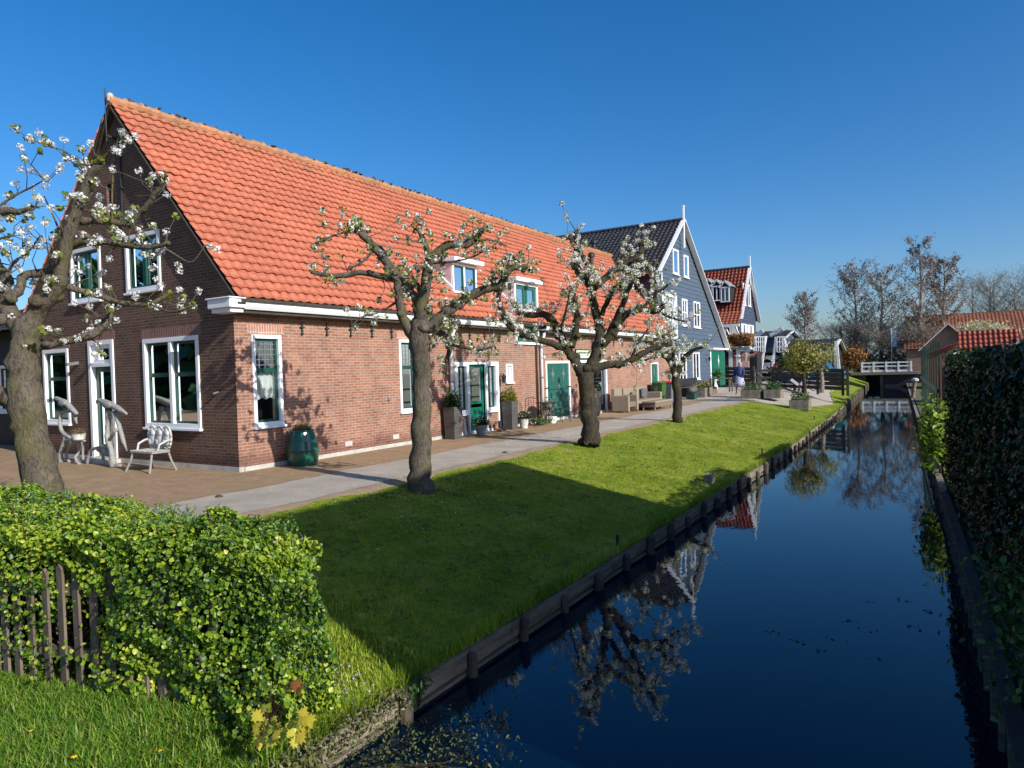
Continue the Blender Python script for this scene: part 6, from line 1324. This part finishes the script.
# souvenir stall with hanging clothes, bunting
ys_=55.; t=thing('souvenir_stall',(X(765,365,ys_),ys_,.4),'dark open stall hung with colourful clothes behind the board fence','stall')
m=MB().box(X(748,370,ys_),X(785,370,ys_),ys_+1.2,ys_+1.4,.3,Z(765,353,ys_)); m.box(X(778,370,ys_),X(800,370,ys_),ys_+.4,ys_+1.1,.3,Z(790,353,ys_)); obj('back_wall',m,'siding_black',t)
obj('roof',MB().box(X(746,370,ys_),X(800,370,ys_),ys_-.3,ys_+1.5,Z(765,353,ys_),Z(765,353,ys_)+.15),'siding_black',t)
rr=random.Random(11); cl=['cloth_red','cloth_orange','cloth_white','cloth_white','cloth_blue','cloth_pink','cloth_dark','cloth_white']
for r_,zz in ((0,355.5),(1,362.5),(2,368)):
    for k in range(11):
        px=754+k*2.25+rr.uniform(-.5,.5); p=Q(px,zz,ys_-.1+.2*r_); w_=rr.uniform(.09,.16); h=rr.uniform(.28,.5); m=MB()
        m.add([(p[0]-w_*.5,p[1],p[2]),(p[0]+w_*.5,p[1],p[2]),(p[0]+w_*1.3,p[1]+.03,p[2]-.15),(p[0]+w_*.8,p[1]+.04,p[2]-h),(p[0]-w_*.8,p[1]-.03,p[2]-h),(p[0]-w_*1.3,p[1],p[2]-.15),
               (p[0]-w_*.5,p[1]+.05,p[2]),(p[0]+w_*.5,p[1]+.05,p[2]),(p[0]+w_*1.3,p[1]+.08,p[2]-.15),(p[0]+w_*.8,p[1]+.09,p[2]-h),(p[0]-w_*.8,p[1]+.02,p[2]-h),(p[0]-w_*1.3,p[1]+.05,p[2]-.15)],[(5,4,3,2,1,0),(6,7,8,9,10,11)]+[(i,(i+1)%6,(i+1)%6+6,i+6) for i in range(6)]); obj('garment',m,rr.choice(cl),t)
t=thing('bunting',Q(745,352,47.2),'string of small orange, red and white bunting flags across the yard','bunting'); pts=[]
for k in range(13): u=k/12; pts.append(Q(733+25*u,355.5-4.5*u+2.5*math.sin(u*PI*2)**2,47.2))
obj('cord',MB().tube(pts,.01,4),'white',t)
for k in range(1,12): p=pts[k]; m=MB(); m.add([(p[0]-.09,p[1],p[2]),(p[0]+.09,p[1],p[2]),(p[0],p[1]+.01,p[2]-.24),(p[0]-.09,p[1]+.01,p[2]),(p[0]+.09,p[1]+.01,p[2]),(p[0],p[1]+.02,p[2]-.24)],[(0,2,1),(3,4,5)]); obj('flag',m,['cloth_orange','cloth_red','cloth_white','cloth_orange','cloth_blue'][k%5],t)
q=Q(746,367,47.0); t=thing('notice_board',(q[0],47,.35),'pale blank notice board on a post behind the walking woman','notice board'); obj('board',MB().box(X(741.5,365,47),X(749,365,47),46.97,47.03,Z(745,371,47),Z(745,361,47)),'cloth_pink',t); obj('post',MB().box(X(746,365,47)-.05,X(746,365,47)+.05,47.03,47.1,.3,Z(746,352,47)),'white_dirty',t)
# parked blue car glimpsed over the fence
cy_=50.; cx0,cx1=X(808,372,cy_),X(828,372,cy_); t=thing('parked_car',((cx0+cx1)/2,cy_,.3),'dark blue car roof glimpsed above the board fence behind the young trees','car')
w_=(cx1-cx0); m=MB(); m.prism([(cx0-.9,.6),(cx1+.9,.6),(cx1+.95,1.05),(cx1+.2,1.2),(cx1-.15,1.75),(cx0+.2,1.8),(cx0-.3,1.25),(cx0-.95,1.1)],FY(cy_),-1.6,0); obj('body',m,'car_blue',t,bevel=.06)
m=MB(); rect(m,FY(cy_),cx0+.1,cx1-.1,1.25,1.65,.0,.01); obj('window',m,'glass',t)
for xx in (cx0-.4,cx1+.3): obj('wheel',MB().tube([(xx,cy_-.02,.62),(xx,cy_+.2,.62)],.32,16),'rubber',t)
# blue flag behind the trees
t=thing('flag',Q(893,350,76),'small light blue flag hanging among the bare trees','flag'); p=Q(891.5,330,76); m=MB(); m.add([p,(p[0]+.45,p[1],p[2]-.1),(p[0]+.4,p[1],p[2]-1.7),(p[0],p[1],p[2]-1.5),(p[0],p[1]+.03,p[2]),(p[0]+.45,p[1]+.03,p[2]-.1),(p[0]+.4,p[1]+.03,p[2]-1.7),(p[0],p[1]+.03,p[2]-1.5)],[(0,3,2,1),(4,5,6,7)]); obj('cloth',m,'cloth_light_blue',t); obj('pole',MB().tube([(p[0]-.03,p[1],p[2]+.2),(p[0]-.03,p[1],0)],.03,6),'white',t)
# ---------------------------------------------------------------- foreground flowers and water plants
for k,(px,py,zz) in enumerate(((74,757,.12),(31,731,.15),(160,751,.12))):
    q=hit(px,py,.14); zz=q[2]; t=thing('dandelion',(q[0],q[1],zz-.15),['big yellow dandelion at the bottom edge, the middle one of three','small yellow dandelion nearest the left edge of the picture','yellow dandelion close below the ivy, the right one of three'][k],'dandelion','dandelions in the long grass'); r=.022 if k==0 else .014
    obj('stem',MB().tube([(q[0],q[1],zz-.17),(q[0]+.005,q[1],zz)],.002,5),'door_green',t); P_=np.array([[q[0]+r*.6*math.cos(a*2.4)*math.sqrt(a/40),q[1]+r*.6*math.sin(a*2.4)*math.sqrt(a/40),zz+.004] for a in range(40)]); N_=P_-np.array([q[0],q[1],zz-.02]); leafobj('petals',P_,N_,r*.8,'maple_leaf' if False else 'yellow_petal' if 'yellow_petal' in MATS else 'maple_leaf',t,.5)
# young maple at the hedge foot
t=thing('maple_seedling',(-3.62,2.7,-.56),'yellow-bronze young maple leaves at the foot of the ivy hedge','seedling')
def mapleleaf(c,n,s,ang):
    n=Vector(n).normalized(); a=n.cross(Vector((0,0,1))).normalized(); b=n.cross(a); pts=[]
    prof=[(0,-.9),(.15,-.45),(.55,-.6),(.42,-.3),(.95,-.1),(.6,.1),(.85,.5),(.42,.42),(.3,.62),(0,1.1),(-.3,.62),(-.42,.42),(-.85,.5),(-.6,.1),(-.95,-.1),(-.42,-.3),(-.55,-.6),(-.15,-.45)]
    vs=[tuple(Vector(c))]
    for x,y in prof: xx=x*math.cos(ang)-y*math.sin(ang); yy_=x*math.sin(ang)+y*math.cos(ang); vs.append(tuple(Vector(c)+a*xx*s+b*yy_*s-n*.18*s*(x*x+y*y)))
    return vs,[(0,i+1,(i+1)%18+1) for i in range(18)]
rr=random.Random(5); V=[];Fm=[]; rn=[]; st=MB()
for k in range(24):
    px,py=rr.uniform(256,312),rr.uniform(708,742); c=at_y(px,py,2.55-rr.uniform(0,.14)); 
    if k>20: c=at_y(rr.uniform(285,302),rr.uniform(662,690),2.66)
    vs,fs=mapleleaf(tuple(c),(rr.gauss(.2,.4),-1,rr.uniform(.3,1.2)),rr.uniform(.03,.052),rr.uniform(0,6)); n=len(V); V+=vs; Fm+=[tuple(i+n for i in f) for f in fs]; rn+=[rr.uniform(0,.25) if k>20 else rr.uniform(.5,1)]*18
    st.tube([tuple(c),((c[0]-3.6)/2-.02,(c[1]+2.7)/2,c[2]-.05),(-3.62,2.7,-.56)],.0011,4)
npobj('leaves',np.array(V),np.array(Fm),'maple_leaf',t,np.array(rn)); obj('stems',st,'rust',t)
# purple ground flowers and rough plants along the crumbling bank
rg=np.random.default_rng(8); n=300; y=rg.uniform(2.5,3.8,n); x=-3.56-.45*rg.random(n); P_=np.stack([x,y,gz(x,y)+rg.uniform(.02,.09,n)],1); o=leafobj('ground_flowers',P_,rg.normal(size=(n,3))+[0,0,1],.018,'violet_petal' if 'violet_petal' in MATS else 'catkin_grey',None,.9); tag(o,'tiny pale purple flowers scattered on the bank by the hedge','flowers',kind='stuff')
n=2200; y=rg.uniform(1.8,3.9,n); x=-3.50+.15*rg.random(n)-.1*rg.random(n); P_=np.stack([x,y,-.64-.2*rg.random(n)**2+.12*rg.random(n)],1); o=leafobj('bank_weeds',P_,rg.normal(size=(n,3))+[1,0,.6],.035*rg.uniform(.5,1.4,n),'weed',None,.45); tag(o,'tangled weeds and dry stalks hanging over the crumbling bank','weeds',kind='stuff')
# plants floating on the water
n=1800; cx=rg.normal(size=n)*.34-3.15; cy=3.25+rg.normal(size=n)*.45; q=(cx>-3.5); P_=np.stack([cx,cy,WATER+.004+rg.random(n)*.03],1)[q]; o=leafobj('water_weed',P_,rg.normal(size=(len(P_),3))*.5+[0,0,1],.03*rg.uniform(.5,1.4,len(P_)),'weed',None,.4); tag(o,'matted brown-green water weed floating at the near bank','water weed',kind='stuff')
rr=random.Random(9); m=MB()
t=thing('fallen_branch',(-3.2,3.3,WATER),'thin fallen branch lying in the water below the near bank','branch')
for k in range(7):
    x,y=-3.4+rr.uniform(0,.3),2.9+rr.uniform(0,.7); q=[(x,y,WATER-.01)]; a=rr.uniform(-.4,.7)
    for s_2 in range(5): a+=rr.gauss(0,.3); q.append((q[-1][0]+.11*math.cos(a),q[-1][1]+.11*math.sin(a),WATER+.012*rr.random()))
    m.tube(q,[.010,.009,.007,.005,.004,.002],5)
obj('branch',m,'bark_dark',t)
P_=[];rg=np.random.default_rng(5)
for px,py in ((770,632),(800,640),(825,650),(870,630),(880,660),(915,628),(925,585),(905,600),(850,620),(835,640),(930,612),(870,602)):
    c=at_z(px,py,WATER+.003); k=rg.integers(3,9)
    for j in range(k): P_.append([c[0]+rg.normal()*.05,c[1]+rg.normal()*.04,WATER+.003+.001*j])
P_=np.array(P_); o=leafobj('floating_leaves',P_,np.tile([0,0,1.],(len(P_),1))+rg.normal(size=(len(P_),3))*.05,.04*rg.uniform(.5,1.2,len(P_)),'pond_leaf',None,.7,None,.02); tag(o,'scattered dark leaves and duckweed floating in mid canal','floating leaves',kind='stuff')

# ---------------------------------------------------------------- unseen trees added behind the viewpoint to darken reflections in the gable windows
rg=np.random.default_rng(91); n=9000; x=rg.uniform(-95,-26,n); y=-12+rg.normal(size=n)*1.5; h=9.5+2*np.sin(x*.4)+1.2*np.sin(x*1.3); V,F=quads(np.stack([x,y,rg.random(n)*h],1),rg.uniform(.7,1.5,n)); tag(npobj('unseen_tree_belt',V,F,'hedge_leaf',None,rg.random(n)),'unseen belt of trees added behind the viewpoint to darken the gable window reflections','trees',kind='stuff')

rg=np.random.default_rng(44); n=520; y=3.5+rg.random(n)**1.3*28; x=-7.3+(edgeL(y)-.1+7.3)*rg.random(n); P_=np.repeat(np.stack([x,y,gz(x,y)+.012],1),10,0)+rg.normal(size=(n*10,3))*[.045,.045,.006]; o=leafobj('worm_casts',P_,rg.normal(size=(n*10,3))*.5+[0,0,1],.035*rg.uniform(.5,1.3,n*10),'dead_leaf',None,.8,RNG.random(n*10)*.35); tag(o,'small dark soil crumbs and dead leaves scattered through the lawn','soil crumbs',kind='stuff')
rg=np.random.default_rng(45); n=900; c=np.array([[-7.0,8.6],[-7.0,14.9],[-7.2,21.9]])[rg.integers(0,3,n)]; x=np.clip(c[:,0]+rg.normal(size=n)*1.1,-9.4,-4); y=c[:,1]+rg.normal(size=n)*1.1; P_=np.stack([x,y,gz(x,y)+.03],1); o=leafobj('fallen_petals',P_,rg.normal(size=(n,3))*.4+[0,0,1],.02,'blossom',None,.9); tag(o,'few fallen white petals on the grass and path under the pear trees','petals',kind='stuff')
